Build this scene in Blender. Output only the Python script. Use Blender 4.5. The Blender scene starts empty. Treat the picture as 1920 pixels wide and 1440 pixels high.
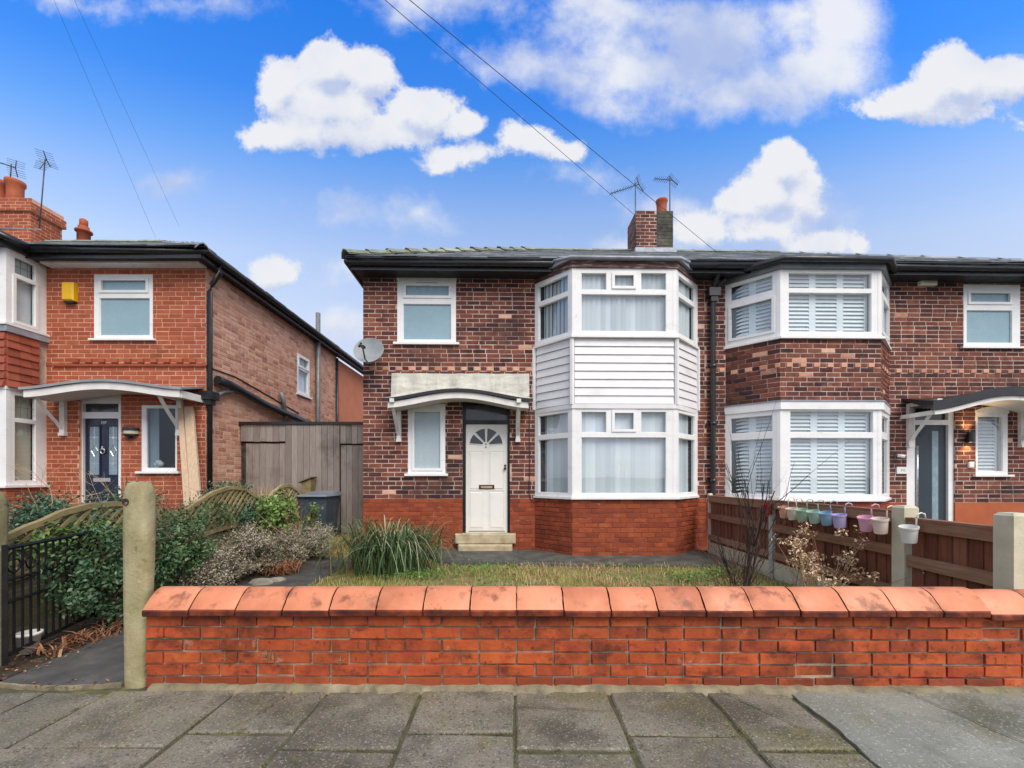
import bpy, math, random
import numpy as np
from mathutils import Vector, Matrix

R = random.Random(7)
NR = np.random.default_rng(7)
S = bpy.context.scene
COL = S.collection
rad = math.radians

# ------------------------------------------------------------------ camera, sky, sun, exposure
EYE, FPX, CX, CY = 1.29, 810.0, 960.0, 895.0
cam = bpy.data.cameras.new('camera')
cam.sensor_width = 36
cam.lens = FPX / 1920 * 36
cam.shift_y = (CY - 720) / 1920
cam.clip_start, cam.clip_end = 0.05, 4000
camo = bpy.data.objects.new('camera', cam)
camo.location = (0, 0, EYE)
camo.rotation_euler = (rad(90), 0, 0)
COL.objects.link(camo)
S.camera = camo

SUN_DIR = Vector((0.36, -0.62, 0.78)).normalized()
sun = bpy.data.lights.new('sun', 'SUN')
sun.energy = 3.5
sun.angle = rad(38)
sun.color = (1.0, 0.93, 0.84)
suno = bpy.data.objects.new('sun', sun)
suno.rotation_euler = SUN_DIR.to_track_quat('Z', 'Y').to_euler()
COL.objects.link(suno)

S.view_settings.view_transform = 'Standard'
S.view_settings.look = 'None'
S.view_settings.exposure = 0.0
S.view_settings.gamma = 1.0
S.view_settings.use_curve_mapping = False
S.render.engine = 'CYCLES'
S.cycles.max_bounces = 5
S.cycles.transparent_max_bounces = 12


class T:
    """small helper round a node tree"""
    def __init__(s, tree):
        s.t = tree
    def n(s, typ, ins=None, **props):
        x = s.t.nodes.new(typ)
        for k, v in props.items():
            setattr(x, k, v)
        for k, v in (ins or {}).items():
            sock = x.inputs[k]
            if isinstance(v, bpy.types.NodeSocket):
                s.t.links.new(v, sock)
            else:
                sock.default_value = v
        return x
    def m(s, op, a, b=0.0, c=0.0, clamp=False):
        x = s.n('ShaderNodeMath', {0: a, 1: b, 2: c}, operation=op, use_clamp=clamp)
        return x.outputs[0]
    def v(s, op, a, b=(0, 0, 0), c=(0, 0, 0)):
        x = s.n('ShaderNodeVectorMath', operation=op)
        for i, q in enumerate((a, b, c)):
            if isinstance(q, bpy.types.NodeSocket):
                s.t.links.new(q, x.inputs[i])
            else:
                x.inputs[i].default_value = q
        return x.outputs['Value'] if op in ('LENGTH', 'DOT_PRODUCT', 'DISTANCE') else x.outputs[0]
    def mapr(s, x, a, b, c=0.0, d=1.0, smooth=True):
        return s.n('ShaderNodeMapRange', {0: x, 1: a, 2: b, 3: c, 4: d},
                   interpolation_type='SMOOTHSTEP' if smooth else 'LINEAR').outputs[0]
    def mix(s, f, a, b, blend='MIX'):
        x = s.n('ShaderNodeMix', data_type='RGBA', blend_type=blend)
        for i, q in ((0, f), (6, a), (7, b)):
            if isinstance(q, bpy.types.NodeSocket):
                s.t.links.new(q, x.inputs[i])
            else:
                x.inputs[i].default_value = q if i == 0 or len(q) == 4 else (*q, 1)
        return x.outputs[2]
    def noise(s, vec, scale, detail=5, rough=.55, dist=0.0):
        return s.n('ShaderNodeTexNoise', {'Vector': vec, 'Scale': scale, 'Detail': detail, 'Roughness': rough, 'Distortion': dist})
    def ramp(s, f, stops):
        x = s.n('ShaderNodeValToRGB', {0: f})
        el = x.color_ramp.elements
        while len(el) < len(stops):
            el.new(.5)
        for e, (p, c) in zip(el, stops):
            e.position = p
            e.color = (*c, 1)
        return x.outputs[0]


def build_world():
    w = bpy.data.worlds.new('World')
    S.world = w
    w.use_nodes = True
    t = T(w.node_tree)
    w.node_tree.nodes.clear()
    K = 0.10                                       # background strength
    sky = t.n('ShaderNodeTexSky', sky_type='NISHITA', sun_disc=False)
    sky.sun_elevation = math.asin(SUN_DIR.z)
    sky.sun_rotation = math.atan2(SUN_DIR.x, SUN_DIR.y)
    sky.air_density, sky.dust_density, sky.ozone_density = 1.0, 0.6, 1.5
    d = t.n('ShaderNodeTexCoord').outputs['Generated']
    sep = t.n('ShaderNodeSeparateXYZ', {0: d})
    dx, dy, dz = sep.outputs
    elev = t.m('ARCTAN2', dz, t.m('SQRT', t.m('ADD', t.m('MULTIPLY', dy, dy), t.m('MULTIPLY', t.m('MULTIPLY', dx, dx), .4))))
    # tint of the sky with height, so that it fades from deep blue to a milky horizon
    f = t.m('DIVIDE', elev, math.pi / 2, clamp=True)
    tint = t.ramp(f, SKY_TINT)
    blue = t.mix(1.0, sky.outputs[0], tint, 'MULTIPLY')
    blue = t.v('SCALE', blue); blue.node.inputs['Scale'].default_value = SKY_GAIN
    # --- clouds: directions in front of the street (gnomonic plane), lumps grown from ellipses and noise
    ys = t.m('MAXIMUM', dy, 0.02)
    p = t.n('ShaderNodeCombineXYZ', {0: t.m('DIVIDE', dx, ys), 1: t.m('DIVIDE', dz, ys)}).outputs[0]

    def group(name, blobs, k, amp, sc, warp):
        g = bpy.data.node_groups.new(name, 'ShaderNodeTree')
        g.interface.new_socket('P', in_out='INPUT', socket_type='NodeSocketVector')
        g.interface.new_socket('F', in_out='OUTPUT', socket_type='NodeSocketFloat')
        q = T(g)
        gi, go = q.n('NodeGroupInput'), q.n('NodeGroupOutput')
        P = gi.outputs[0]
        wn = q.noise(P, 5.0, 3)
        off = q.v('MULTIPLY', q.v('SUBTRACT', wn.outputs['Color'], (.5, .5, .5)), (warp, warp, 0))
        PW = q.v('ADD', P, off)
        acc = None
        for (bx, by, rx, ry) in blobs:
            ix, iy = FPX / rx, FPX / ry
            e = q.v('LENGTH', q.v('MULTIPLY_ADD', PW, (ix, iy, 0), (-(bx - CX) / rx, -(CY - by) / ry, 0)))
            s = min(rx, ry) / 60.0
            e = q.m('MULTIPLY', q.m('SUBTRACT', e, 1.0), s)
            acc = e if acc is None else q.m('SMOOTH_MIN', acc, e, k)
        n1 = q.noise(P, sc, 7, .66)
        n2 = q.m('MULTIPLY', q.m('SUBTRACT', n1.outputs['Fac'], .5), amp)
        q.t.links.new(q.m('ADD', q.m('MULTIPLY', acc, -1.0), n2), go.inputs[0])
        return g

    crisp = group('heap_clouds', CRISP, .3, 1.55, 7.5, .075)
    soft = group('thin_clouds', SOFT, .5, 2.6, 5.0, .16)

    def ev(g, off):
        x = t.n('ShaderNodeGroup', node_tree=g)
        t.t.links.new(t.v('ADD', p, off) if any(off) else p, x.inputs[0])
        return x.outputs[0]
    fc, fc_up = ev(crisp, (0, 0, 0)), ev(crisp, (-.012, .045, 0))
    fs = ev(soft, (0, 0, 0))
    ns = t.noise(p, 3.2, 5).outputs['Fac']
    mc = t.mapr(fc, -.02, .27)
    ms = t.m('MULTIPLY', t.mapr(fs, -.45, .75), .96)
    shade_c = t.m('ADD', t.mapr(t.m('SUBTRACT', fc_up, fc), -.15, .6), t.mapr(ns, .5, .72, 0, .35), clamp=True)
    shade_s = t.mapr(ns, .36, .66)
    lit, dim = (.85, .865, .91), (.52, .60, .82)
    ccol = t.mix(shade_c, lit, dim)
    scol = t.mix(shade_s, (.86, .88, .94), (.44, .54, .82))
    # --- denser unseen cloud over the rest of the sky, added to whiten the light
    zz = t.m('ADD', t.m('MAXIMUM', dz, 0.0), .18)
    q2 = t.n('ShaderNodeCombineXYZ', {0: t.m('DIVIDE', dx, zz), 1: t.m('DIVIDE', dy, zz)}).outputs[0]
    n3 = t.noise(q2, .9, 5, .56).outputs['Fac']
    ahead = t.m('MULTIPLY', t.mapr(dy, .38, .5), t.mapr(dz, .86, .78))
    mo = t.m('MULTIPLY', t.mapr(n3, .36, .54), t.mapr(dz, .0, .12))
    ocol = t.mix(t.mapr(n3, .55, .75), (.86, .88, .94), (.66, .71, .84))

    def un(c):
        x = t.v('SCALE', c); x.node.inputs['Scale'].default_value = 1 / K
        return x
    bg_rest = t.n('ShaderNodeBackground', {0: t.mix(mo, blue, un(ocol)), 1: K})
    c = t.mix(ms, blue, un(scol))
    c = t.mix(mc, c, un(ccol))
    bg_ahead = t.n('ShaderNodeBackground', {0: c, 1: K})
    bg = t.n('ShaderNodeMixShader', {0: ahead})
    t.t.links.new(bg_rest.outputs[0], bg.inputs[1])
    t.t.links.new(bg_ahead.outputs[0], bg.inputs[2])
    out = t.n('ShaderNodeOutputWorld')
    t.t.links.new(bg.outputs[0], out.inputs[0])
    w.cycles.sampling_method = 'MANUAL'
    w.cycles.sample_map_resolution = 512


CRISP = [(525, 152, 52, 58), (612, 128, 66, 62), (685, 132, 62, 56), (605, 195, 120, 55), (525, 252, 86, 48), (590, 245, 130, 52),
         (650, 238, 120, 44), (790, 208, 78, 56), (872, 235, 45, 36), (745, 246, 95, 34),
         (980, 270, 62, 38), (900, 288, 95, 28), (822, 303, 65, 24), (1060, 286, 45, 20),
         (1790, 150, 95, 72), (1700, 182, 90, 46), (1885, 150, 75, 60), (1650, 200, 60, 30), (1800, 205, 115, 34), (1915, 232, 22, 16),
         (1465, 315, 58, 62), (1450, 355, 92, 55), (1395, 375, 66, 42), (1505, 375, 52, 52), (1310, 432, 60, 30), (1420, 425, 90, 36),
         (1545, 458, 75, 36), (1490, 468, 40, 20), (1602, 460, 28, 26),
         (520, 502, 62, 30)]
SOFT = [(1040, 120, 130, 40), (1200, 120, 190, 62), (1180, 40, 190, 42), (1330, 70, 130, 80), (1390, 160, 130, 46), (1570, 40, 90, 80),
        (1560, 120, 90, 60), (1480, 30, 90, 60), (1300, 190, 70, 24), (1150, 190, 60, 22), (1080, 155, 60, 20), (1480, 180, 60, 28),
        (760, 10, 70, 22), (870, -5, 130, 34), (340, 3, 100, 22), (130, -4, 70, 14), (637, 378, 42, 18), (795, 396, 38, 18),
        (350, 335, 20, 14), (650, 505, 34, 26), (655, 615, 40, 36), (1420, 420, 150, 44), (1300, 400, 60, 30), (1090, 330, 40, 16), (1200, 455, 60, 20)]
SKY_TINT = [(a, tuple(x / 4 for x in c)) for a, c in (
    (.012, (1.36, 1.47, 2.18)), (.165, (2.89, 2.08, 1.73)), (.222, (3.39, 2.53, 2.08)), (.289, (3.53, 2.87, 2.5)),
    (.349, (2.72, 2.73, 2.9)), (.403, (1.39, 2.32, 3.2)), (.451, (.65, 1.89, 3.46)), (.53, (.31, 1.7, 3.58)), (1.0, (.3, 1.65, 3.5)))]
SKY_GAIN = 4.0
build_world()

# ------------------------------------------------------------------ materials (all procedural)
def mk(name, cols, by='noise', scale=4, stretch=(1, 1, 1), detail=6, rough=.8, bump=0.0, bscale=60, bdist=.01, spec=.3,
       metal=0.0, dirt=(), mixr=.5, coat=0.0):
    m = bpy.data.materials.new(name)
    m.use_nodes = True
    t = T(m.node_tree)
    m.node_tree.nodes.clear()
    geo = t.n('ShaderNodeNewGeometry')
    pos = geo.outputs['Position']
    vec = t.v('MULTIPLY', pos, stretch)
    fac = None
    nz = t.noise(vec, scale, detail, .6).outputs['Fac']
    nz = t.mapr(nz, .25, .75, smooth=False)
    if by == 'noise':
        fac = nz
    else:
        oi = t.n('ShaderNodeObjectInfo').outputs['Random']
        rnd = t.m('FRACT', t.m('ADD', t.m('MULTIPLY', oi, 7.31), geo.outputs['Random Per Island']))
        fac = rnd if by == 'rand' else t.m('ADD', t.m('MULTIPLY', rnd, 1 - mixr), t.m('MULTIPLY', nz, mixr))
    c = t.ramp(fac, cols) if len(cols) > 1 else None
    if c is None:
        c = t.mix(nz, tuple(x * .9 for x in cols[0][1]), tuple(min(1, x * 1.08) for x in cols[0][1]))
    for (dc, ds, lo, hi, amt, st) in dirt:
        dn = t.noise(t.v('MULTIPLY', pos, st), ds, 7, .62).outputs['Fac']
        c = t.mix(t.m('MULTIPLY', t.mapr(dn, lo, hi), amt), c, dc)
    b = t.n('ShaderNodeBsdfPrincipled', {'Base Color': c, 'Metallic': metal, 'Specular IOR Level': spec, 'Coat Weight': coat, 'Coat Roughness': .12})
    rn = t.mapr(t.noise(pos, 9, 4).outputs['Fac'], .3, .7, max(.02, rough - .1), min(1, rough + .1))
    t.t.links.new(rn, b.inputs['Roughness'])
    if bump:
        bn = t.noise(t.v('MULTIPLY', pos, stretch), bscale, 6, .65).outputs['Fac']
        bp = t.n('ShaderNodeBump', {'Strength': bump, 'Distance': bdist, 'Height': bn})
        t.t.links.new(bp.outputs[0], b.inputs['Normal'])
    o = t.n('ShaderNodeOutputMaterial')
    t.t.links.new(b.outputs[0], o.inputs[0])
    return m


def glass(name, tint, base, rough=.02):
    m = bpy.data.materials.new(name)
    m.use_nodes = True
    t = T(m.node_tree)
    m.node_tree.nodes.clear()
    tr = t.n('ShaderNodeBsdfTransparent', {0: (*tint, 1)})
    gl = t.n('ShaderNodeBsdfGlossy', {0: (.92, .96, 1, 1), 1: rough})
    geo = t.n('ShaderNodeNewGeometry')
    wob = t.noise(geo.outputs['Position'], 1.3, 2).outputs['Fac']
    bp = t.n('ShaderNodeBump', {'Strength': .05, 'Distance': .02, 'Height': wob})
    t.t.links.new(bp.outputs[0], gl.inputs['Normal'])
    cosv = t.m('ABSOLUTE', t.v('DOT_PRODUCT', geo.outputs['Normal'], geo.outputs['Incoming']))
    fr = t.m('POWER', t.m('SUBTRACT', 1.0, cosv, clamp=True), 5.0)      # Schlick, the same from both sides
    f = t.m('ADD', t.m('MULTIPLY', fr, .8), base, clamp=True)
    mx = t.n('ShaderNodeMixShader', {0: f})
    t.t.links.new(tr.outputs[0], mx.inputs[1])
    t.t.links.new(gl.outputs[0], mx.inputs[2])
    o = t.n('ShaderNodeOutputMaterial')
    t.t.links.new(mx.outputs[0], o.inputs[0])
    return m


def glow(name, col, s):
    m = bpy.data.materials.new(name)
    m.use_nodes = True
    t = T(m.node_tree)
    m.node_tree.nodes.clear()
    e = t.n('ShaderNodeEmission', {0: (*col, 1), 1: s})
    o = t.n('ShaderNodeOutputMaterial')
    t.t.links.new(e.outputs[0], o.inputs[0])
    return m


U1 = (1, 1, 1)
SOOT = (.022, .018, .02)
M = {}
M['brick_dark'] = mk('brick_dark', [(0, (.024, .014, .02)), (.22, (.058, .022, .022)), (.45, (.125, .04, .03)), (.68, (.185, .058, .038)), (.85, (.25, .085, .05)), (.95, (.31, .14, .08)), (1, (.36, .2, .13))],
                     by='both', mixr=.35, scale=11, rough=.85, bump=.5, bscale=90, bdist=.004,
                     dirt=[(SOOT, 1.1, .46, .68, .6, U1), (SOOT, 12, .55, .72, .5, U1), ((.24, .08, .05), .7, .52, .7, .35, U1), ((.42, .3, .25), 3.2, .62, .78, .45, U1)])
M['brick_plinth'] = mk('brick_plinth', [(0, (.14, .028, .014)), (.4, (.23, .048, .02)), (.75, (.32, .07, .026)), (1, (.40, .12, .05))],
                       by='both', mixr=.5, scale=9, rough=.75, bump=.5, bscale=70, bdist=.005,
                       dirt=[((.05, .02, .02), 2.0, .54, .75, .6, (1, 1, 2)), ((.42, .27, .2), 4.5, .66, .82, .5, U1)])
M['brick_orange'] = mk('brick_orange', [(0, (.24, .055, .026)), (.5, (.34, .085, .04)), (1, (.42, .13, .062))], by='both', mixr=.5, scale=8, rough=.8, bump=.3, bscale=90, bdist=.003,
                       dirt=[((.09, .03, .02), 1.4, .58, .8, .6, (1, 1, 2)), ((.46, .22, .13), 3, .6, .8, .4, U1)])
M['brick_common'] = mk('brick_common', [(0, (.15, .085, .075)), (.12, (.34, .145, .10)), (.4, (.53, .26, .17)), (.75, (.64, .36, .25)), (1, (.7, .48, .35))], by='both', mixr=.4, scale=9, rough=.9, bump=.4, bscale=80,
                       bdist=.004, dirt=[((.5, .36, .28), 2.2, .5, .75, .55, U1), ((.42, .16, .05), 1.0, .58, .75, .5, U1)])
M['brick_garden'] = mk('brick_garden', [(0, (.17, .03, .014)), (.35, (.33, .06, .019)), (.7, (.46, .088, .024)), (1, (.54, .15, .05))], by='both', mixr=.6, scale=10, rough=.7, bump=.6, bscale=55, bdist=.006,
                       dirt=[((.06, .018, .012), 7.5, .5, .70, .7, (1, 1, 1.6)), ((.07, .022, .012), 1.7, .47, .64, .75, U1), ((.025, .012, .01), 34, .58, .7, .7, (1, 1, .5)), ((.52, .34, .26), 9, .62, .76, .45, U1)])
M['mortar_pale'] = mk('mortar_pale', [(0, (.36, .25, .21)), (.5, (.52, .39, .33)), (1, (.66, .52, .45))], scale=6, rough=.95, bump=.4, dirt=[((.10, .065, .06), 1.1, .48, .68, .75, U1), ((.2, .12, .1), 9, .5, .68, .6, U1)])
M['mortar_plinth'] = mk('mortar_plinth', [(0, (.12, .03, .018)), (.6, (.23, .06, .03)), (1, (.45, .22, .13))], scale=5, rough=.9, bump=.4)
M['mortar_orange'] = mk('mortar_orange', [(0, (.52, .25, .16)), (1, (.72, .43, .3))], scale=4, rough=.95, bump=.3)
M['mortar_common'] = mk('mortar_common', [(0, (.42, .28, .22)), (1, (.7, .52, .42))], scale=4, rough=.95, bump=.3)
M['mortar_garden'] = mk('mortar_garden', [(0, (.10, .07, .05)), (.5, (.27, .2, .145)), (1, (.52, .41, .32))], scale=5, rough=.95, bump=.5, dirt=[((.05, .03, .02), 3, .5, .7, .6, U1)])
M['terracotta'] = mk('terracotta', [(0, (.40, .115, .05)), (.5, (.58, .205, .10)), (1, (.70, .30, .165))], by='both', mixr=.55, scale=3.5, rough=.5, spec=.4, bump=.3, bscale=30, bdist=.006, coat=.04,
                     dirt=[((.10, .035, .02), 8, .53, .7, .7, U1), ((.3, .09, .04), 2.2, .48, .7, .55, U1), ((.45, .42, .3), 26, .66, .74, .6, U1), ((.05, .03, .025), 40, .66, .74, .7, U1)])
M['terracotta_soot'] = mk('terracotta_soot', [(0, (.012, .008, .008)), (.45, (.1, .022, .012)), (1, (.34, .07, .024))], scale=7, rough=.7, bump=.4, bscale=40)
M['render_orange'] = mk('render_orange', [(0, (.5, .17, .09)), (1, (.58, .22, .12))], scale=2, rough=.9, bump=.2)
M['plinth_render'] = mk('plinth_render', [(0, (.34, .085, .035)), (1, (.42, .12, .05))], scale=3, rough=.85, bump=.3)
M['upvc'] = mk('upvc', [(0, (.72, .72, .72)), (1, (.82, .82, .82))], scale=3, rough=.35, spec=.5, dirt=[((.5, .5, .42), 2.5, .54, .76, .4, (1, 1, 3)), ((.4, .37, .3), 14, .62, .76, .4, (1, 1, .5))])
M['cladding'] = mk('cladding', [(0, (.66, .66, .68)), (1, (.78, .77, .78))], scale=3, rough=.42, spec=.45, dirt=[((.47, .47, .43), 2.5, .52, .76, .45, (1, 1, 3)), ((.4, .38, .32), 10, .6, .75, .35, (1, 1, .4))])
M['white_paint'] = mk('white_paint', [(0, (.62, .6, .56)), (1, (.8, .78, .75))], scale=5, rough=.5, dirt=[((.36, .33, .27), 6, .58, .75, .5, (1, 1, .5))], bump=.15, bscale=30)
M['lead_white'] = mk('lead_white', [(0, (.34, .33, .28)), (.5, (.52, .51, .45)), (1, (.66, .65, .59))], scale=4, stretch=(1, 1, 3), rough=.6, dirt=[((.25, .24, .19), 5, .55, .75, .5, (1, 1, .4))], bump=.3, bscale=14, bdist=.02)
M['door_white'] = mk('door_white', [(0, (.70, .69, .64)), (1, (.79, .78, .74))], scale=3, rough=.45, dirt=[((.45, .42, .35), 7, .62, .8, .4, (1, 1, .5))])
M['black'] = mk('black_plastic', [(0, (.010, .011, .013)), (1, (.022, .024, .028))], scale=6, rough=.35, spec=.5, dirt=[((.09, .1, .1), 5, .6, .8, .5, U1)])
M['soffit'] = mk('soffit_dark', [(0, (.012, .014, .017)), (1, (.028, .03, .034))], scale=6, rough=.5, dirt=[((.08, .09, .095), 3, .56, .8, .4, (1, 1, 4))])
M['grey_trim'] = mk('grey_trim', [(0, (.09, .11, .13)), (1, (.2, .22, .25))], scale=5, rough=.4)
M['peeling'] = mk('peeling_wood', [(0, (.05, .025, .03)), (.55, (.11, .06, .06)), (.72, (.25, .19, .17)), (1, (.5, .45, .42))], scale=5, stretch=(1, 1, 7), rough=.9, bump=.5, bscale=20)
M['slate'] = mk('slate', [(0, (.13, .14, .15)), (.5, (.25, .27, .29)), (1, (.45, .48, .5))], by='both', mixr=.4, scale=5, rough=.45, spec=.5, bump=.4, bscale=40,
                dirt=[((.17, .17, .09), 2.5, .55, .75, .6, U1)])
M['moss_tile'] = mk('moss_tile', [(0, (.12, .13, .11)), (.5, (.22, .25, .2)), (1, (.36, .38, .33))], by='both', mixr=.5, scale=6, rough=.85, bump=.5, bscale=50, dirt=[((.12, .13, .03), 5, .52, .7, .7, U1)])
M['lead'] = mk('lead', [(0, (.2, .22, .25)), (1, (.42, .45, .5))], scale=4, rough=.5, metal=.2, bump=.3, bscale=18, bdist=.02)
M['rubble_render'] = mk('rubble_render', [(0, (.28, .22, .19)), (1, (.6, .5, .44))], scale=9, rough=.95, bump=.8, bscale=22, bdist=.03)
M['hung_tile'] = mk('hung_tile', [(0, (.2, .05, .03)), (.5, (.3, .075, .045)), (1, (.38, .11, .065))], by='both', mixr=.5, scale=7, rough=.75, bump=.3, bscale=50, dirt=[((.07, .02, .02), 2, .55, .75, .6, U1)])
M['glass'] = glass('glass', (.90, .955, .98), .11)
M['glass_dark'] = glass('glass_dark', (.6, .68, .74), .05)
M['frost'] = mk('frosted_glass', [(0, (.21, .33, .40)), (1, (.27, .40, .47))], scale=1.5, rough=.28, spec=.6)
M['frost_pale'] = mk('pale_frosted_glass', [(0, (.33, .42, .46)), (1, (.42, .5, .53))], scale=1.5, rough=.3, spec=.6, stretch=(6, 1, 1))
M['dark_glass'] = mk('dark_glass', [(0, (.022, .028, .035)), (1, (.045, .055, .065))], scale=2, rough=.12, spec=.6)
M['navy_glass'] = mk('obscured_glass', [(0, (.16, .24, .29)), (1, (.26, .35, .4))], scale=8, rough=.3, spec=.6, bump=.4)
M['blind'] = mk('blind_fabric', [(0, (.50, .53, .54)), (1, (.74, .755, .755))], by='both', mixr=.2, scale=3, rough=.9)
M['shutter'] = mk('shutter_white', [(0, (.68, .70, .70)), (1, (.78, .80, .80))], scale=3, rough=.5)
M['cream_blind'] = mk('cream_blind', [(0, (.50, .47, .36)), (1, (.58, .55, .44))], scale=2, rough=.9)
M['curtain'] = mk('curtain', [(0, (.30, .36, .38)), (1, (.5, .55, .56))], scale=9, stretch=(4, 4, .2), rough=.95)
M['room_shade'] = mk('unlit_interior', [(0, (.03, .032, .035)), (1, (.055, .055, .058))], scale=2, rough=.9)  # near-black colour standing for the shade of unlit interiors
M['door_navy'] = mk('door_navy', [(0, (.006, .012, .035)), (1, (.014, .022, .055))], scale=3, rough=.3, spec=.5)
M['door_grey'] = mk('door_grey', [(0, (.024, .036, .05)), (1, (.036, .05, .066))], scale=3, rough=.4, spec=.4)
M['door_black'] = mk('door_black', [(0, (.008, .009, .011)), (1, (.02, .02, .024))], scale=5, rough=.35)
M['steel'] = mk('brushed_steel', [(0, (.55, .56, .57)), (1, (.7, .71, .72))], scale=8, rough=.28, metal=.9)
M['brass'] = mk('aged_brass', [(0, (.06, .035, .025)), (1, (.14, .08, .05))], scale=12, rough=.4, metal=.6)
M['zinc'] = mk('zinc_pipe', [(0, (.13, .14, .14)), (1, (.24, .25, .25))], scale=8, rough=.5, metal=.4)
M['aerial'] = mk('aerial_metal', [(0, (.05, .055, .06)), (1, (.12, .13, .14))], scale=10, rough=.5, metal=.5)
M['cable'] = mk('cable_black', [(0, (.02, .022, .025)), (1, (.04, .045, .05))], scale=3, rough=.6)
M['dish'] = mk('dish_grey', [(0, (.2, .22, .23)), (1, (.34, .36, .37))], scale=5, rough=.5, dirt=[((.12, .13, .12), 5, .55, .75, .5, U1)])
M['yellow'] = mk('yellow_plastic', [(0, (.68, .38, .006)), (1, (.75, .44, .01))], scale=3, rough=.35, spec=.5)
M['cream'] = mk('cream_plastic', [(0, (.66, .64, .5)), (1, (.76, .74, .62))], scale=3, rough=.4)
M['ink'] = mk('ink', [(0, (.05, .05, .055)), (1, (.08, .08, .085))], rough=.6)
M['opal'] = mk('opal_lens', [(0, (.55, .47, .3)), (1, (.64, .56, .4))], rough=.3)
M['sandstone'] = mk('sandstone', [(0, (.30, .24, .14)), (.5, (.45, .38, .25)), (1, (.56, .49, .36))], scale=5, rough=.9, bump=.4, bscale=40, dirt=[((.14, .12, .05), 4, .5, .7, .5, U1)])
M['post'] = mk('concrete_post', [(0, (.2, .17, .09)), (.5, (.34, .295, .165)), (1, (.46, .42, .27))], scale=4, rough=.92, bump=.7, bscale=45, bdist=.008,
               dirt=[((.2, .21, .05), 3, .48, .7, .6, (1, 1, .6)), ((.06, .05, .045), 7, .58, .74, .8, U1), ((.55, .52, .42), 12, .6, .74, .6, U1), ((.10, .095, .07), 1.5, .5, .7, .6, (2, 2, .5))])
M['fence_concrete'] = mk('fence_concrete', [(0, (.46, .43, .31)), (1, (.66, .62, .47))], scale=4, rough=.9, bump=.3, dirt=[((.24, .28, .14), 3, .52, .72, .5, U1)])
M['birch_flake'] = mk('flaking_concrete', [(0, (.3, .29, .27)), (.6, (.45, .44, .42)), (1, (.6, .6, .58))], scale=16, rough=.9, bump=.5, dirt=[((.08, .075, .06), 9, .55, .7, .7, (1, 1, 2))])
M['flag'] = mk('flagstone', [(0, (.125, .112, .082)), (.5, (.205, .185, .14)), (1, (.29, .265, .21))], by='both', mixr=.75, scale=2.5, rough=.9, bump=1.0, bscale=150, bdist=.006,
               dirt=[((.065, .056, .04), 1.3, .44, .62, .8, U1), ((.16, .145, .055), 2.2, .5, .66, .7, U1), ((.2, .15, .1), 3.3, .55, .7, .5, U1), ((.42, .40, .34), 85, .55, .66, .65, U1), ((.05, .046, .037), 70, .53, .65, .75, U1), ((.05, .045, .035), 9, .6, .7, .6, U1), ((.33, .31, .27), 5, .66, .74, .5, U1)])
M['slab_concrete'] = mk('slab_concrete', [(0, (.15, .155, .128)), (.5, (.215, .22, .185)), (1, (.29, .295, .25))], scale=1.6, rough=.9, bump=.7, bscale=160, bdist=.004,
                        dirt=[((.09, .09, .062), 1.4, .46, .66, .8, U1), ((.16, .155, .08), 3, .56, .7, .5, U1), ((.5, .51, .46), 75, .56, .66, .6, U1), ((.08, .08, .07), 65, .57, .67, .6, U1)])
M['joint'] = mk('mossy_joint', [(0, (.045, .042, .028)), (.6, (.10, .095, .05)), (1, (.19, .18, .06))], scale=9, rough=.95, bump=.8, bscale=80)
M['fillet'] = mk('sandy_mortar', [(0, (.1, .09, .065)), (.5, (.22, .185, .12)), (1, (.36, .31, .21))], scale=8, rough=.95, bump=.8, bscale=60, dirt=[((.16, .16, .06), 4, .5, .7, .5, U1)])
M['asphalt'] = mk('asphalt', [(0, (.045, .043, .038)), (.5, (.075, .072, .064)), (1, (.12, .115, .1))], scale=5, rough=.85, bump=.8, bscale=140, bdist=.005, dirt=[((.15, .13, .1), 2.2, .55, .75, .5, U1), ((.16, .155, .15), 110, .62, .7, .6, U1)])
M['road'] = mk('road_asphalt', [(0, (.04, .04, .042)), (1, (.065, .065, .067))], scale=6, rough=.85, bump=.5, bscale=120)
M['apron'] = mk('wet_concrete', [(0, (.045, .047, .044)), (.5, (.08, .082, .074)), (1, (.14, .14, .115))], scale=4, rough=.7, bump=.5, bscale=60, dirt=[((.16, .16, .09), 4, .56, .75, .5, U1)])
M['moss_step'] = mk('mossy_step', [(0, (.16, .13, .045)), (.5, (.28, .21, .06)), (1, (.38, .31, .14))], scale=7, rough=.95, bump=.7, bscale=40)
M['soil'] = mk('soil', [(0, (.025, .018, .012)), (.5, (.055, .04, .026)), (1, (.12, .09, .06))], scale=8, rough=.95, bump=1.0, bscale=50, bdist=.02)
M['lawn'] = mk('lawn_soil', [(0, (.12, .11, .04)), (.5, (.22, .19, .07)), (1, (.32, .27, .12))], scale=5, rough=.95, bump=1.0, bscale=60, bdist=.02)
M['ground'] = mk('earth', [(0, (.05, .055, .03)), (1, (.09, .09, .05))], scale=.5, rough=.95)
M['grass'] = mk('grass_blade', [(0, (.12, .15, .03)), (.3, (.26, .27, .07)), (.65, (.42, .36, .12)), (1, (.52, .40, .2))], by='both', mixr=.6, scale=1.6, rough=.7)
M['moss'] = mk('moss', [(0, (.035, .04, .012)), (.6, (.09, .095, .025)), (1, (.17, .16, .045))], by='both', scale=6, rough=.95)
M['weed'] = mk('weed_leaf', [(0, (.05, .12, .02)), (.6, (.10, .2, .035)), (1, (.18, .28, .06))], by='rand', rough=.6)
M['strap'] = mk('strap_leaf', [(0, (.02, .045, .014)), (.4, (.05, .095, .03)), (.75, (.12, .19, .07)), (1, (.36, .4, .24))], by='rand', rough=.45, spec=.4)
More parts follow.
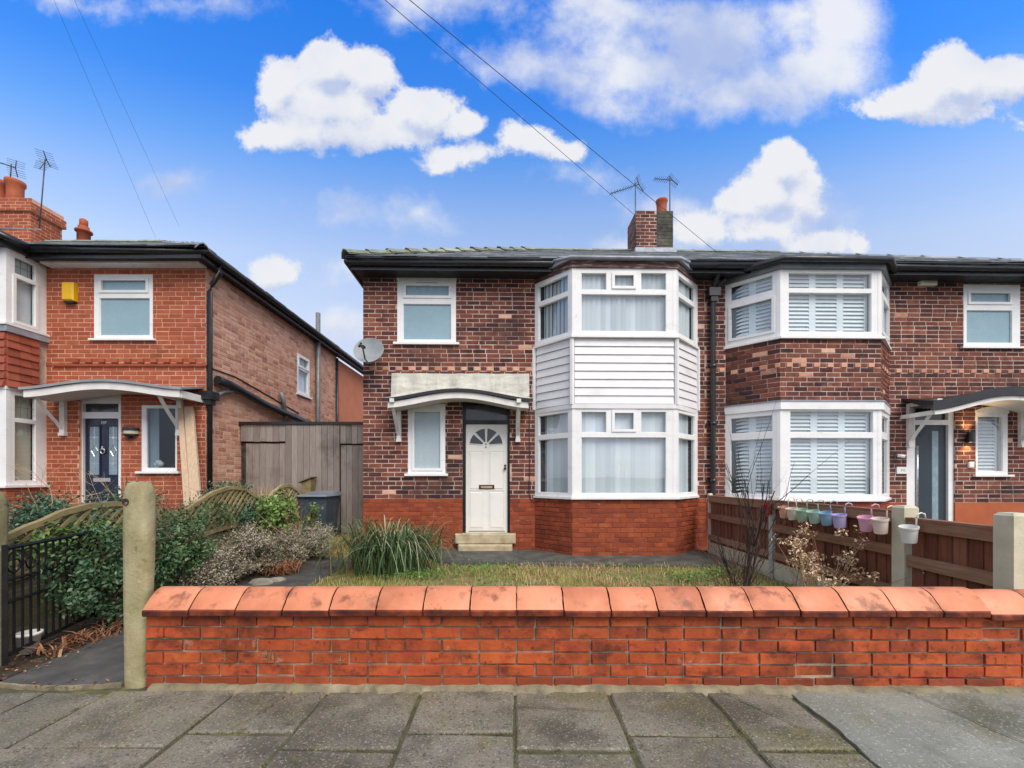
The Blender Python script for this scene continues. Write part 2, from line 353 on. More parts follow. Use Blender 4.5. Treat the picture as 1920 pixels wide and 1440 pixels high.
M['dead_strap'] = mk('dead_strap', [(0, (.12, .075, .03)), (.6, (.27, .18, .08)), (1, (.42, .31, .16))], by='rand', rough=.8)
M['leaf_dark'] = mk('dark_leaf', [(0, (.02, .05, .022)), (.5, (.045, .1, .04)), (.85, (.09, .16, .07)), (1, (.17, .25, .12))], by='both', mixr=.3, scale=3, rough=.45, spec=.4)
M['leaf_mid'] = mk('mid_leaf', [(0, (.03, .075, .028)), (.5, (.075, .15, .055)), (.85, (.15, .24, .1)), (1, (.25, .33, .15))], by='both', mixr=.3, scale=3, rough=.5, spec=.4)
M['conifer'] = mk('conifer_leaf', [(0, (.025, .06, .035)), (.5, (.07, .14, .08)), (1, (.17, .27, .16))], by='both', mixr=.3, scale=3, rough=.55)
M['leaf_bright'] = mk('bright_leaf', [(0, (.05, .11, .02)), (.5, (.12, .22, .045)), (1, (.25, .36, .11))], by='rand', rough=.5)
M['heather'] = mk('heather_sprig', [(0, (.06, .045, .028)), (.3, (.18, .14, .09)), (.65, (.40, .36, .27)), (1, (.70, .68, .58))], by='both', mixr=.5, scale=2.5, rough=.9)
M['dry'] = mk('dry_plant', [(0, (.24, .13, .06)), (.5, (.46, .29, .15)), (1, (.66, .5, .31))], by='rand', rough=.9)
M['dry_pale'] = mk('dry_pale', [(0, (.34, .2, .11)), (.5, (.6, .42, .26)), (1, (.8, .64, .45))], by='rand', rough=.9)
M['rust_leaf'] = mk('rust_leaf', [(0, (.14, .05, .025)), (.6, (.28, .12, .055)), (1, (.42, .24, .13))], by='rand', rough=.85)
M['twig'] = mk('twig', [(0, (.018, .012, .012)), (1, (.06, .04, .036))], by='both', scale=9, rough=.85)
M['twig_brown'] = mk('brown_twig', [(0, (.06, .035, .025)), (1, (.2, .12, .075))], by='both', scale=9, rough=.85)
M['timber_grey'] = mk('timber_grey', [(0, (.14, .115, .10)), (.5, (.25, .21, .185)), (1, (.38, .335, .3))], by='both', mixr=.55, scale=7, stretch=(9, 9, .5), rough=.9, bump=.5, bscale=16,
                      dirt=[((.07, .05, .042), 1.5, .5, .72, .6, U1), ((.22, .12, .06), 1.2, .55, .75, .35, U1)])
M['timber_brown'] = mk('timber_brown', [(0, (.085, .03, .018)), (.5, (.19, .066, .036)), (1, (.31, .135, .078))], by='both', mixr=.55, scale=7, stretch=(9, 9, .5), rough=.85, bump=.5, bscale=16,
                       dirt=[((.035, .018, .015), 1.6, .52, .72, .6, U1)])
M['timber_rail'] = mk('timber_rail', [(0, (.15, .07, .04)), (.5, (.25, .13, .078)), (1, (.38, .25, .165))], by='both', mixr=.6, scale=6, stretch=(1, .6, 8), rough=.85, bump=.4, bscale=16)
M['trellis'] = mk('trellis_wood', [(0, (.13, .095, .04)), (.5, (.27, .21, .1)), (1, (.42, .36, .2))], by='both', mixr=.6, scale=6, rough=.9, bump=.4, dirt=[((.12, .14, .04), 4, .5, .7, .5, U1)])
M['panel_wood'] = mk('panel_wood', [(0, (.09, .08, .045)), (.5, (.19, .16, .09)), (1, (.3, .26, .17))], by='both', mixr=.6, scale=6, stretch=(1, .5, 8), rough=.9, bump=.4, dirt=[((.1, .13, .04), 4, .48, .7, .6, U1)])
M['plywood'] = mk('plywood', [(0, (.46, .32, .2)), (1, (.62, .47, .33))], scale=5, stretch=(8, 8, .5), rough=.8, bump=.2)
M['iron'] = mk('wrought_iron', [(0, (.006, .006, .007)), (1, (.018, .018, .02))], scale=10, rough=.5, metal=.3)
M['bin'] = mk('bin_plastic', [(0, (.04, .055, .075)), (1, (.065, .085, .11))], scale=3, rough=.5, dirt=[((.16, .19, .2), 6, .58, .75, .4, (1, 1, .5))])
M['bin_lid'] = mk('bin_lid', [(0, (.12, .15, .18)), (1, (.2, .23, .27))], scale=3, rough=.4)
M['stone'] = mk('garden_stone', [(0, (.10, .09, .075)), (.6, (.25, .23, .18)), (1, (.45, .43, .37))], by='both', scale=6, rough=.9, bump=.5)
M['china'] = mk('white_china', [(0, (.7, .68, .62)), (1, (.78, .76, .7))], rough=.3)
M['warm'] = glow('warm_lamp', (1, .62, .25), 9.0)
for nm, c in dict(red=(.33, .012, .014), orange=(.72, .25, .12), cream=(.72, .58, .45), sage=(.24, .44, .25), mint=(.26, .5, .38), blue=(.07, .3, .52), lilac=(.36, .28, .62), pink=(.72, .26, .44), peach=(.75, .58, .47), white=(.72, .73, .68)).items():
    c = tuple(x * .72 + .2 for x in c) if nm not in ('red', 'white') else c
    M['pot_' + nm] = mk('pot_' + nm, [(0, tuple(x * .92 for x in c)), (1, c)], scale=12, rough=.45, dirt=[(tuple(x * .55 for x in c), 18, .6, .78, .4, U1)])


# ------------------------------------------------------------------ mesh builder and frames
class Frame:
    """a street-parallel frame: u along the facade, v away from the street, h up"""
    def __init__(s, x0, y0, phi):
        s.x0, s.y0, s.phi, s.c, s.s = x0, y0, phi, math.cos(phi), math.sin(phi)
    def world(s, u, v, h=0):
        a = u - s.x0
        return Vector((s.x0 + a * s.c - v * s.s, s.y0 + a * s.s + v * s.c, h))
    def at(s, px, py, v=0.0):
        """where the sight line through a measured photo point meets the vertical plane at depth v"""
        a = (px - CX) / FPX
        t = (v - s.x0 * s.s + s.y0 * s.c) / (s.c - a * s.s)
        u = s.x0 + (t * a - s.x0) * s.c + (t - s.y0) * s.s
        return u, EYE + (CY - py) / FPX * t


FW = Frame(0, 0, 0)                       # plain world: u = x, v = y
FA = Frame(-2.58, 7.5, math.atan(.019))   # the pair of houses
FL = Frame(-5.32, 7.5, 0)                 # the neighbour across the passage
FG = Frame(0, 2.63, math.atan(-.005))     # the front garden wall

ORG = {}


class MB:
    def __init__(s):
        s.v, s.f, s.mi, s.k, s.sm = [], [], [], 0, []
    def face(s, idx, smooth=False):
        s.f.append(idx)
        s.mi.append(s.k)
        s.sm.append(smooth)
    def poly(s, pts, smooth=False):
        n = len(s.v)
        s.v += [tuple(p) for p in pts]
        s.face(list(range(n, n + len(pts))), smooth)
    def box(s, u0, u1, v0, v1, h0, h1):
        s.hexa([(u0, v0, h0), (u1, v0, h0), (u1, v1, h0), (u0, v1, h0), (u0, v0, h1), (u1, v0, h1), (u1, v1, h1), (u0, v1, h1)])
    def hexa(s, p):
        n = len(s.v)
        s.v += [tuple(q) for q in p]
        for q in ((3, 2, 1, 0), (4, 5, 6, 7), (0, 1, 5, 4), (1, 2, 6, 5), (2, 3, 7, 6), (3, 0, 4, 7)):
            s.face([n + i for i in q])
    def fbox(s, F, a0, a1, h0, h1, d0, d1):
        s.hexa([F.p(a0, h0, d1), F.p(a1, h0, d1), F.p(a1, h0, d0), F.p(a0, h0, d0), F.p(a0, h1, d1), F.p(a1, h1, d1), F.p(a1, h1, d0), F.p(a0, h1, d0)])
    def chbox(s, F, a0, a1, h0, h1, d0, d1, c):
        """box on a face with its front edges chamfered"""
        n = len(s.v)
        for (x, y, z) in ((a0, h0, d0), (a1, h0, d0), (a1, h1, d0), (a0, h1, d0), (a0, h0, d1 - c), (a1, h0, d1 - c), (a1, h1, d1 - c), (a0, h1, d1 - c),
                          (a0 + c, h0 + c, d1), (a1 - c, h0 + c, d1), (a1 - c, h1 - c, d1), (a0 + c, h1 - c, d1)):
            s.v.append(F.p(x, y, z))
        for q in ((8, 9, 10, 11), (4, 5, 9, 8), (5, 6, 10, 9), (6, 7, 11, 10), (7, 4, 8, 11), (0, 1, 5, 4), (1, 2, 6, 5), (2, 3, 7, 6), (3, 0, 4, 7)):
            s.face([n + i for i in q])
    def prism(s, poly, h0, h1):
        """vertical prism over a plan polygon (counter-clockwise seen from above); h may be callables of (u, v)"""
        n, k = len(s.v), len(poly)
        f0 = h0 if callable(h0) else (lambda u, v: h0)
        f1 = h1 if callable(h1) else (lambda u, v: h1)
        s.v += [(u, v, f0(u, v)) for u, v in poly] + [(u, v, f1(u, v)) for u, v in poly]
        s.face([n + i for i in range(k)][::-1])
        s.face([n + k + i for i in range(k)])
        for i in range(k):
            j = (i + 1) % k
            s.face([n + i, n + j, n + k + j, n + k + i])
    def tube(s, pts, r, n=8, smooth=True, cap=True):
        P = [Vector(p) for p in pts]
        rs = r if isinstance(r, (list, tuple)) else [r] * len(P)
        base = len(s.v)
        up = Vector((0, 0, 1))
        for i, p in enumerate(P):
            d = (P[min(i + 1, len(P) - 1)] - P[max(i - 1, 0)]).normalized()
            ref = up if abs(d.z) < .95 else Vector((1, 0, 0))
            x = d.cross(ref).normalized()
            y = d.cross(x).normalized()
            for k in range(n):
                a = 2 * math.pi * k / n
                s.v.append(tuple(p + (x * math.cos(a) + y * math.sin(a)) * rs[i]))
        for i in range(len(P) - 1):
            for k in range(n):
                k2 = (k + 1) % n
                s.face([base + i * n + k, base + i * n + k2, base + (i + 1) * n + k2, base + (i + 1) * n + k], smooth)
        if cap:
            s.face([base + k for k in range(n)][::-1])
            s.face([base + (len(P) - 1) * n + k for k in range(n)])
    def lathe(s, prof, n=16, at=(0, 0, 0), smooth=True):
        base = len(s.v)
        for (r, z) in prof:
            for k in range(n):
                a = 2 * math.pi * k / n
                s.v.append((at[0] + r * math.cos(a), at[1] + r * math.sin(a), at[2] + z))
        for i in range(len(prof) - 1):
            for k in range(n):
                k2 = (k + 1) % n
                s.face([base + i * n + k, base + i * n + k2, base + (i + 1) * n + k2, base + (i + 1) * n + k], smooth)
    def loft(s, A, B, smooth=True):
        n = len(s.v)
        s.v += [tuple(p) for p in A] + [tuple(p) for p in B]
        k = len(A)
        for i in range(k - 1):
            s.face([n + i, n + i + 1, n + k + i + 1, n + k + i], smooth)
    def strip_solid(s, top, bot, d):
        """a board whose outline is between two polylines, thickened by the vector d"""
        d = Vector(d)
        A, B = [Vector(p) for p in top], [Vector(p) for p in bot]
        A2, B2 = [p + d for p in A], [p + d for p in B]
        for X, Y in ((A, B), (B2, A2), (A2, A), (B, B2)):
            s.loft(X, Y, False)
        for i in (0, -1):
            s.poly([A[i], B[i], B2[i], A2[i]])
    def mesh(s, name, mats, org=(0, 0, 0)):
        me = bpy.data.meshes.new(name)
        o = Vector(org)
        me.from_pydata([(x - o.x, y - o.y, z - o.z) for x, y, z in s.v], [], s.f)
        for m in (mats if isinstance(mats, (list, tuple)) else [mats]):
            me.materials.append(M[m] if isinstance(m, str) else m)
        me.polygons.foreach_set('material_index', s.mi)
        me.polygons.foreach_set('use_smooth', s.sm)
        me.update()
        return me


def put(o, F, at, rot=0.0):
    o.location = F.world(*at)
    o.rotation_euler = (0, 0, F.phi + rot)


def tag(o, label=None, cat=None, group=None, kind=None):
    for k, v in (('label', label), ('category', cat), ('group', group), ('kind', kind)):
        if v:
            o[k] = v
    return o


def thing(name, F, at, label, cat, group=None):
    o = bpy.data.objects.new(name, None)
    o.empty_display_size = .2
    COL.objects.link(o)
    put(o, F, at)
    tag(o, label, cat, group)
    ORG[o.name] = (at, F)
    return o


def solo(name, mb, mats, F, at, label=None, cat=None, group=None, kind=None):
    """a thing (or a piece of the setting) that is one mesh"""
    o = bpy.data.objects.new(name, mb.mesh(name, mats, at))
    COL.objects.link(o)
    put(o, F, at)
    tag(o, label, cat, group, kind)
    ORG[o.name] = (at, F)
    return o


def part(name, mb, mats, parent, label=None, kind=None):
    at, F = ORG[parent.name]
    o = bpy.data.objects.new(name, mb.mesh(name, mats, at) if isinstance(mb, MB) else mb)
    COL.objects.link(o)
    o.parent = parent
    tag(o, label, None, None, kind)
    ORG[o.name] = (at, F)
    return o


class Face:
    """a vertical face: a along it, h up, d outward"""
    def __init__(s, u, v, deg=0.0):
        s.u, s.v, s.th = u, v, rad(deg)
        s.c, s.s = math.cos(s.th), math.sin(s.th)
    def p(s, a, h, d=0.0):
        return (s.u + a * s.c + d * s.s, s.v + a * s.s - d * s.c, h)
    @staticmethod
    def between(p, q):
        f = Face(p[0], p[1], math.degrees(math.atan2(q[1] - p[1], q[0] - p[0])))
        f.len = math.hypot(q[0] - p[0], q[1] - p[1])
        return f


def cut(rects, hole):
    """rectangles (a0,a1,h0,h1) minus one hole"""
    x0, x1, y0, y1 = hole
    out = []
    for (a0, a1, b0, b1) in rects:
        if x0 >= a1 or x1 <= a0 or y0 >= b1 or y1 <= b0:
            out.append((a0, a1, b0, b1))
            continue
        if x0 > a0:
            out.append((a0, x0, b0, b1))
        if x1 < a1:
            out.append((x1, a1, b0, b1))
        m0, m1 = max(a0, x0), min(a1, x1)
        if y0 > b0:
            out.append((m0, m1, b0, y0))
        if y1 < b1:
            out.append((m0, m1, y1, b1))
    return out


def minus(rect, holes):
    r = [rect]
    for h in holes:
        r = cut(r, h)
    return r


def wall_mb(mb, F, a0, a1, h0, h1, holes, thick=.22):
    for r in minus((a0, a1, h0, h1), holes):
        mb.fbox(F, r[0], r[1], r[2], r[3], -thick, 0)


# ------------------------------------------------------------------ bricks
BL, BH, BJ = .226, .0765, .0125


def course_bricks(F, a0, a1, h0, h1, holes, mat, out, phase=0.0, jitter=.002, L=BL, H=BH, J=BJ, headers=(), prob_half=.02):
    n = int(round((h1 - h0) / H))
    H = (h1 - h0) / n
    for r in range(n):
        y0, y1 = h0 + r * H + J / 2, h0 + (r + 1) * H - J / 2
        header = any(abs((y0 + y1) / 2 - q) < H * .5 for q in headers)
        step = L / 2 if header else L
        x = a0 - (L / 2 if r % 2 else 0) - phase - (R.random() * .03)
        nb = 0
        while x < a1:
            nb += 1
            mat_b = mat
            if mat == 'brick_dark' and ((header and nb % 2) or R.random() < .006):
                mat_b = 'brick_common'
            w = step
            if not header and R.random() < prob_half:
                w = step / 2
            b0, b1 = max(x + J / 2, a0), min(x + w - J / 2, a1)
            x += w
            if b1 - b0 < .03:
                continue
            for q in minus((b0, b1, y0, y1), holes):
                if q[1] - q[0] > .025 and q[3] - q[2] > .014:
                    j = [R.uniform(-jitter, jitter) for _ in range(4)]
                    out.append((F, q[0] + j[0], q[1] + j[1], q[2] + j[2], q[3] + j[3], (R.uniform(.002, .006) + (.014 if header and nb % 2 else 0)), mat_b))


BRICK_MESH = {}


def brick_mesh(mat, k):
    """one of a few slightly different bricks, unit sized in x and z"""
    key = (mat, k)
    if key not in BRICK_MESH:
        rr = random.Random(k * 13 + 5)
        mb = MB()
        c = .045
        f0 = [(-.5, -.5), (.5, -.5), (.5, .5), (-.5, .5)]
        mb.v = [(x, .03, z) for x, z in f0] + [(x, .003, z) for x, z in f0] + \
               [(x * (1 - c * .5) + rr.uniform(-.006, .006), rr.uniform(-.0012, .0012), z * (1 - c * 2.2) + rr.uniform(-.02, .02)) for x, z in f0]
        for q in ((8, 9, 10, 11), (4, 5, 9, 8), (5, 6, 10, 9), (6, 7, 11, 10), (7, 4, 8, 11), (0, 1, 5, 4), (1, 2, 6, 5), (2, 3, 7, 6), (3, 0, 4, 7)):
            mb.face(list(q))
        BRICK_MESH[key] = mb.mesh('brick', mat)
    return BRICK_MESH[key]


def seen_size(F, p):
    w = F.world(*p)
    if w.y < .3:
        return 0
    x, y = CX + FPX * w.x / w.y, CY - FPX * (w.z - EYE) / w.y
    if not (0 < x < 1920 and 0 < y < 1100):
        return 0
    return 1 / w.y


def finish_bricks(parent, bricks, limit=300, name='brick'):
    """the bricks that show largest become objects, the rest one mesh"""
    at, F = ORG[parent.name]
    def rank(b):
        f, a0, a1, h0, h1, d, m = b
        s = seen_size(F, f.p((a0 + a1) / 2, (h0 + h1) / 2))
        if not s:
            return 0
        w = F.world(*f.p(0, 0))
        toc = Vector((-F.world(*f.p(a0, h0)).x, -F.world(*f.p(a0, h0)).y, 0)).normalized()
        nrm = Vector((math.sin(f.th + F.phi), -math.cos(f.th + F.phi), 0))
        return (a1 - a0) * (h1 - h0) * s * s * max(0, nrm.dot(toc))
    order = sorted(bricks, key=rank, reverse=True)
    head = [b for b in order[:limit] if rank(b) > 0]
    tail = order[len(head):]
    for b in head:
        f, a0, a1, h0, h1, d, m = b
        o = bpy.data.objects.new(name, brick_mesh(m, R.randrange(6)))
        p = f.p((a0 + a1) / 2, (h0 + h1) / 2, d)
        o.location = (p[0] - at[0], p[1] - at[1], p[2] - at[2])
        o.rotation_euler = (0, 0, f.th)
        o.scale = (a1 - a0, 1, h1 - h0)
        o.parent = parent
        COL.objects.link(o)
    if tail:
        mb = MB()
        mats = sorted({b[6] for b in tail})
        for f, a0, a1, h0, h1, d, m in tail:
            mb.k = mats.index(m)
            mb.chbox(f, a0, a1, h0, h1, -.02, d, .0035)
        part('brickwork', mb, mats, parent, kind='stuff')


# ------------------------------------------------------------------ windows
def window(parent, F, rect, lights, openers=(), d=-.012, depth=.07, glass='glass', back=None, frame='upvc', sill=None, name='window', label=None, lead=()):
    """frame = rect minus lights; openers get a proud sash; back = what hangs behind the panes"""
    mb = MB()
    for r in minus(rect, lights):
        mb.fbox(F, *r, d - depth, d)
    w = part(name, mb, frame, parent, label)
    for i, l in enumerate(lights):
        mb = MB()
        p = [F.p(l[0], l[2], d - .03), F.p(l[1], l[2], d - .03), F.p(l[1], l[3], d - .03), F.p(l[0], l[3], d - .03)]
        mb.poly(p)
        part('pane', mb, glass, w)
        if i in openers:
            mb = MB()
            e, o = .012, .032
            for r in minus((l[0] - o, l[1] + o, l[2] - o, l[3] + o), [(l[0] + e, l[1] - e, l[2] + e, l[3] - e)]):
                mb.fbox(F, *r, d - .025, d + .016)
            part('sash', mb, frame, w)
        else:
            mb = MB()
            e = .008
            for r in minus(l, [(l[0] + e, l[1] - e, l[2] + e, l[3] - e)]):
                mb.fbox(F, *r, d - .028, d - .012)
            part('glazing_bead', mb, frame, w)
        if i in lead:
            mb = MB()
            nx, nz = 3, 2
            for k in range(1, nx):
                a = l[0] + (l[1] - l[0]) * k / nx
                mb.fbox(F, a - .004, a + .004, l[2], l[3], d - .03, d - .026)
            for k in range(1, nz):
                h = l[2] + (l[3] - l[2]) * k / nz
                mb.fbox(F, l[0], l[1], h - .004, h + .004, d - .0305, d - .0265)
            part('leading', mb, 'grey_trim', w)
    if sill:
        mb = MB()
        over, drop, out = sill
        mb.fbox(F, rect[0] - over, rect[1] + over, rect[2] - drop, rect[2] + .002, d - .05, out)
        part('sill', mb, frame, w)
    a0, a1 = min(l[0] for l in lights) - .01, max(l[1] for l in lights) + .01
    h0, h1 = min(l[2] for l in lights) - .01, max(l[3] for l in lights) + .01
    if back in ('vertical', 'flat_vertical'):
        mb = MB()
        n = max(4, int((a1 - a0) / .082))
        for k in range(n):
            x0 = a0 + (a1 - a0) * k / n
            x1 = x0 + (a1 - a0) / n * 1.12
            tw = R.uniform(.012, .034) if back == 'vertical' else R.uniform(.004, .012)
            mb.poly([F.p(x0, h0, d - .10), F.p(x1, h0, d - .10 + tw), F.p(x1, h1, d - .10 + tw), F.p(x0, h1, d - .10)])
        part('vertical_blind', mb, 'blind', w)
    elif back in ('shutter', 'closed_shutter'):
        npan = max(1, round((a1 - a0) / .42))
        for k in range(npan):
            mb = MB()
            x0 = a0 + (a1 - a0) * k / npan
            x1 = a0 + (a1 - a0) * (k + 1) / npan
            mb.fbox(F, x0, x0 + .055, h0, h1, d - .12, d - .09)
            mb.fbox(F, x1 - .055, x1, h0, h1, d - .12, d - .09)
            n = max(3, int((h1 - h0) / .062))
            til = R.uniform(.0245, .028) if back == 'shutter' else .037
            for j in range(n):
                y = h0 + (h1 - h0) * (j + .5) / n
                mb.hexa([F.p(x0 + .055, y - til, d - .085), F.p(x1 - .055, y - til, d - .085), F.p(x1 - .055, y - til + .01, d - .085), F.p(x0 + .055, y - til + .01, d - .085),
                         F.p(x0 + .055, y + til - .006, d - .125), F.p(x1 - .055, y + til - .006, d - .125), F.p(x1 - .055, y + til + .004, d - .125), F.p(x0 + .055, y + til + .004, d - .125)])
            mb.fbox(F, x0 + .05, x1 - .05, h0, h1, d - .137, d - .131)  # pale panel added behind the louvres so their gaps stay light
            part('shutter', mb, 'shutter', w)
    elif back in ('cream_blind', 'curtain', 'blind'):
        mb = MB()
        x1 = a1 if back != 'curtain' else a0 + (a1 - a0) * .3
        n = 12
        A = [F.p(a0 + (x1 - a0) * k / n, h0, d - .10 + (.012 * math.sin(k * 2.1) if back == 'curtain' else 0)) for k in range(n + 1)]
        B = [F.p(a0 + (x1 - a0) * k / n, h1, d - .10 + (.012 * math.sin(k * 2.1) if back == 'curtain' else 0)) for k in range(n + 1)]
        mb.loft(A, B)
        part('roller_blind' if back != 'curtain' else 'curtain', mb, back, w)
    return w


def text_part(txt, size, mat, parent, F, a, h, d, align='CENTER', name='lettering', ext=.0015):
    cu = bpy.data.curves.new('lettering', 'FONT')
    cu.body = txt
    cu.size = size
    cu.align_x = align
    cu.align_y = 'CENTER'
    cu.extrude = ext
    o = bpy.data.objects.new('tmp_text', cu)
    COL.objects.link(o)
    dg = bpy.context.evaluated_depsgraph_get()
    me = bpy.data.meshes.new_from_object(o.evaluated_get(dg))
    bpy.data.objects.remove(o)
    at, fr = ORG[parent.name]
    for v in me.vertices:
        x, y, z = v.co
        p = F.p(a + x, h + y, d + z)
        v.co = (p[0] - at[0], p[1] - at[1], p[2] - at[2])
    me.materials.clear()
    me.materials.append(M[mat])
    return part(name, me, None, parent)

# ------------------------------------------------------------------ houses
def PR(F, x0, y0, x1, y1, v=0.0):
    """photo rectangle -> (u0, u1, h0, h1) on the plane at depth v"""
    xm = (x0 + x1) / 2
    return (F.at(x0, y0, v)[0], F.at(x1, y0, v)[0], F.at(xm, y1, v)[1], F.at(xm, y0, v)[1])


def U(F, px, v=0.0):
    return F.at(px, 800, v)[0]


def Hh(F, px, py, v=0.0):
    return F.at(px, py, v)[1]


def slate_plane(mb, O, e, s, n, width, length, left, right, row=.21, w=.29):
    """rows of lapped slates on a roof plane; left(s), right(s) give its edges at height s up the slope"""
    O, e, s, n = (Vector(q).normalized() if i else Vector(q) for i, q in enumerate((O, e, s, n)))
    k = 0
    y = 0.0
    while y < length - .05:
        x = left(y) - (w / 2 if k % 2 else 0)
        while x < right(y):
            x0, x1 = max(x + .003, left(y)), min(x + w - .003, right(y))
            x += w
            if x1 - x0 < .05:
                continue
            t = R.uniform(.008, .02)
            l = R.uniform(-.02, .012) - (.05 if R.random() < .03 else 0)
            up = row * 1.35
            pts = []
            for (a, b, c) in ((x0, y + l, t), (x1, y + l + R.uniform(-.008, .008), t), (max(x0 + .004, min(x1, right(y + up))), y + up, .002), (min(x1 - .004, max(x0, left(y + up))), y + up, .002)):
                pts.append(O + e * a + s * b + n * (c + .006))
            mb.hexa([p - n * .012 for p in pts] + pts)
        y += row
        k += 1


def tile_run(parent, name, p, q, mat, length=.42, wid=.13, bump=1.0):
    """angled ridge or hip tiles laid one by one from p to q, each lapping the one below"""
    p, q = Vector(p), Vector(q)
    d = (q - p)
    n = max(1, int(d.length / length))
    dn = d.normalized()
    side = dn.cross(Vector((0, 0, 1))).normalized()
    up = side.cross(dn).normalized()
    for i in range(n):
        a = p + dn * (d.length * i / n)
        b = p + dn * (d.length * (i + 1) / n + .05)
        lo, hi = R.uniform(.045, .06) * bump, R.uniform(.01, .02) * bump
        mb = MB()
        A, B = [], []
        for (x, z) in ((-wid, -.07), (-wid * .55, -.005), (0, .03), (wid * .55, -.005), (wid, -.07)):
            A.append(a + side * x + up * (z + lo))
            B.append(b + side * x + up * (z + hi))
        mb.loft(A, B, False)
        mb.loft([x - up * .02 for x in B], [x - up * .02 for x in A], False)
        mb.loft([x - up * .02 for x in A], A, False)
        part(name, mb, mat, parent)


def roof(parent, uL, uR, hipL, hipR, he, vF, vB, rise, mat='slate'):
    vm = (vF + vB) / 2
    run = vm - vF
    rl, rr = uL + (run if hipL else 0), uR - (run if hipR else 0)
    hr = he + rise
    mb = MB()
    fl, fr, bl, br = (uL, vF, he), (uR, vF, he), (uL, vB, he), (uR, vB, he)
    a, b = (rl, vm, hr), (rr, vm, hr)
    mb.poly([fl, fr, b, a])
    mb.poly([br, bl, a, b])
    mb.poly([bl, fl, a])
    mb.poly([fr, br, b])
    mb.poly([fl, bl, br, fr])
    ro = part('roof', mb, 'soffit', parent)
    sl = MB()
    L = math.hypot(run, rise)
    cs, sn = run / L, rise / L
    k = run / L
    slate_plane(sl, (0, vF, he), (1, 0, 0), (0, cs, sn), (0, -sn, cs), 0, L, lambda y: uL + (k * y if hipL else 0), lambda y: uR - (k * y if hipR else 0))
    if hipR:
        slate_plane(sl, (uR, 0, he), (0, 1, 0), (-cs, 0, sn), (sn, 0, cs), 0, L, lambda y: vF + k * y, lambda y: vB - k * y)
    if hipL:
        slate_plane(sl, (uL, 0, he), (0, -1, 0), (cs, 0, sn), (-sn, 0, cs), 0, L, lambda y: -vB + k * y, lambda y: -vF - k * y)
    part('slate', sl, mat, ro, kind='stuff')
    if hipL:
        tile_run(ro, 'hip_tile', (uL - .02, vF - .02, he + .03), (rl, vm, hr + .03), 'moss_tile')
    if hipR:
        tile_run(ro, 'hip_tile', (uR + .02, vF - .02, he + .005), (rr, vm, hr + .005), 'slate', wid=.1, bump=.12)
    tile_run(ro, 'ridge_tile', (rl, vm, hr + .02), (rr, vm, hr + .02), 'moss_tile', .45, .14, .3)
    return ro


def gutter_mb(pts, r=.058):
    """half-round gutter along a polyline with a rolled front edge"""
    mb = MB()
    mb.tube(pts, r, 10)
    return mb


def eaves(parent, pts_wall, pts_out, hs, hg, white=None):
    """soffit, fascia and gutter along plan polylines (wall line and outer line)"""
    sf = MB()
    for i in range(len(pts_wall) - 1):
        w0, w1, o0, o1 = pts_wall[i], pts_wall[i + 1], pts_out[i], pts_out[i + 1]
        sf.hexa([(*w0, hs), (*o0, hs), (*o1, hs), (*w1, hs), (*w0, hs + .02), (*o0, hs + .02), (*o1, hs + .02), (*w1, hs + .02)])
    part('soffit', sf, 'soffit', parent)
    fs = MB()
    for i in range(len(pts_out) - 1):
        o0, o1 = Vector((*pts_out[i], 0)), Vector((*pts_out[i + 1], 0))
        d = (o1 - o0).normalized()
        n = Vector((d.y, -d.x, 0)) * .022
        fs.hexa([(o0.x, o0.y, hs - .02), (o0.x + n.x, o0.y + n.y, hs - .02), (o1.x + n.x, o1.y + n.y, hs - .02), (o1.x, o1.y, hs - .02),
                 (o0.x, o0.y, hg + .02), (o0.x + n.x, o0.y + n.y, hg + .02), (o1.x + n.x, o1.y + n.y, hg + .02), (o1.x, o1.y, hg + .02)])
    part('fascia', fs, 'black', parent)
    g = []
    for i, o in enumerate(pts_out):
        a = Vector((*pts_out[max(i - 1, 0)], 0))
        b = Vector((*pts_out[min(i + 1, len(pts_out) - 1)], 0))
        d = (b - a).normalized()
        g.append((o[0] + d.y * .08, o[1] - d.x * .08, hg))
    gm = gutter_mb(g)
    lip = [(x + (0), y - .05, z + .045) for x, y, z in g]
    gm.tube(lip, .012, 6)
    part('gutter', gm, 'black', parent)


def bracket(parent, u, ht, depth, drop, w=.07):
    """curved timber bracket: wall post, arm and swept brace"""
    mb = MB()
    mb.box(u - w / 2, u + w / 2, -.06, -.001, ht - drop, ht)
    mb.box(u - w / 2 - .008, u + w / 2 + .008, -.075, -.001, ht - drop - .05, ht - drop)
    mb.box(u - w / 2, u + w / 2, -depth, -.0605, ht - .065, ht - .002)
    n = 8
    P = []
    for i in range(n + 1):
        t = i / n
        v = -.065 - (depth - .1) * t
        h = ht - drop + .07 + (drop - .13) * (t ** .8) - .05 * math.sin(math.pi * t)
        P.append((v, h))
    A = [(u - w * .42, v - .03, h + .03) for v, h in P]
    B = [(u - w * .42, v + .03, h - .045) for v, h in P]
    mb.strip_solid(A, B, (w * .84, 0, 0))
    part('bracket', mb, 'white_paint', parent)


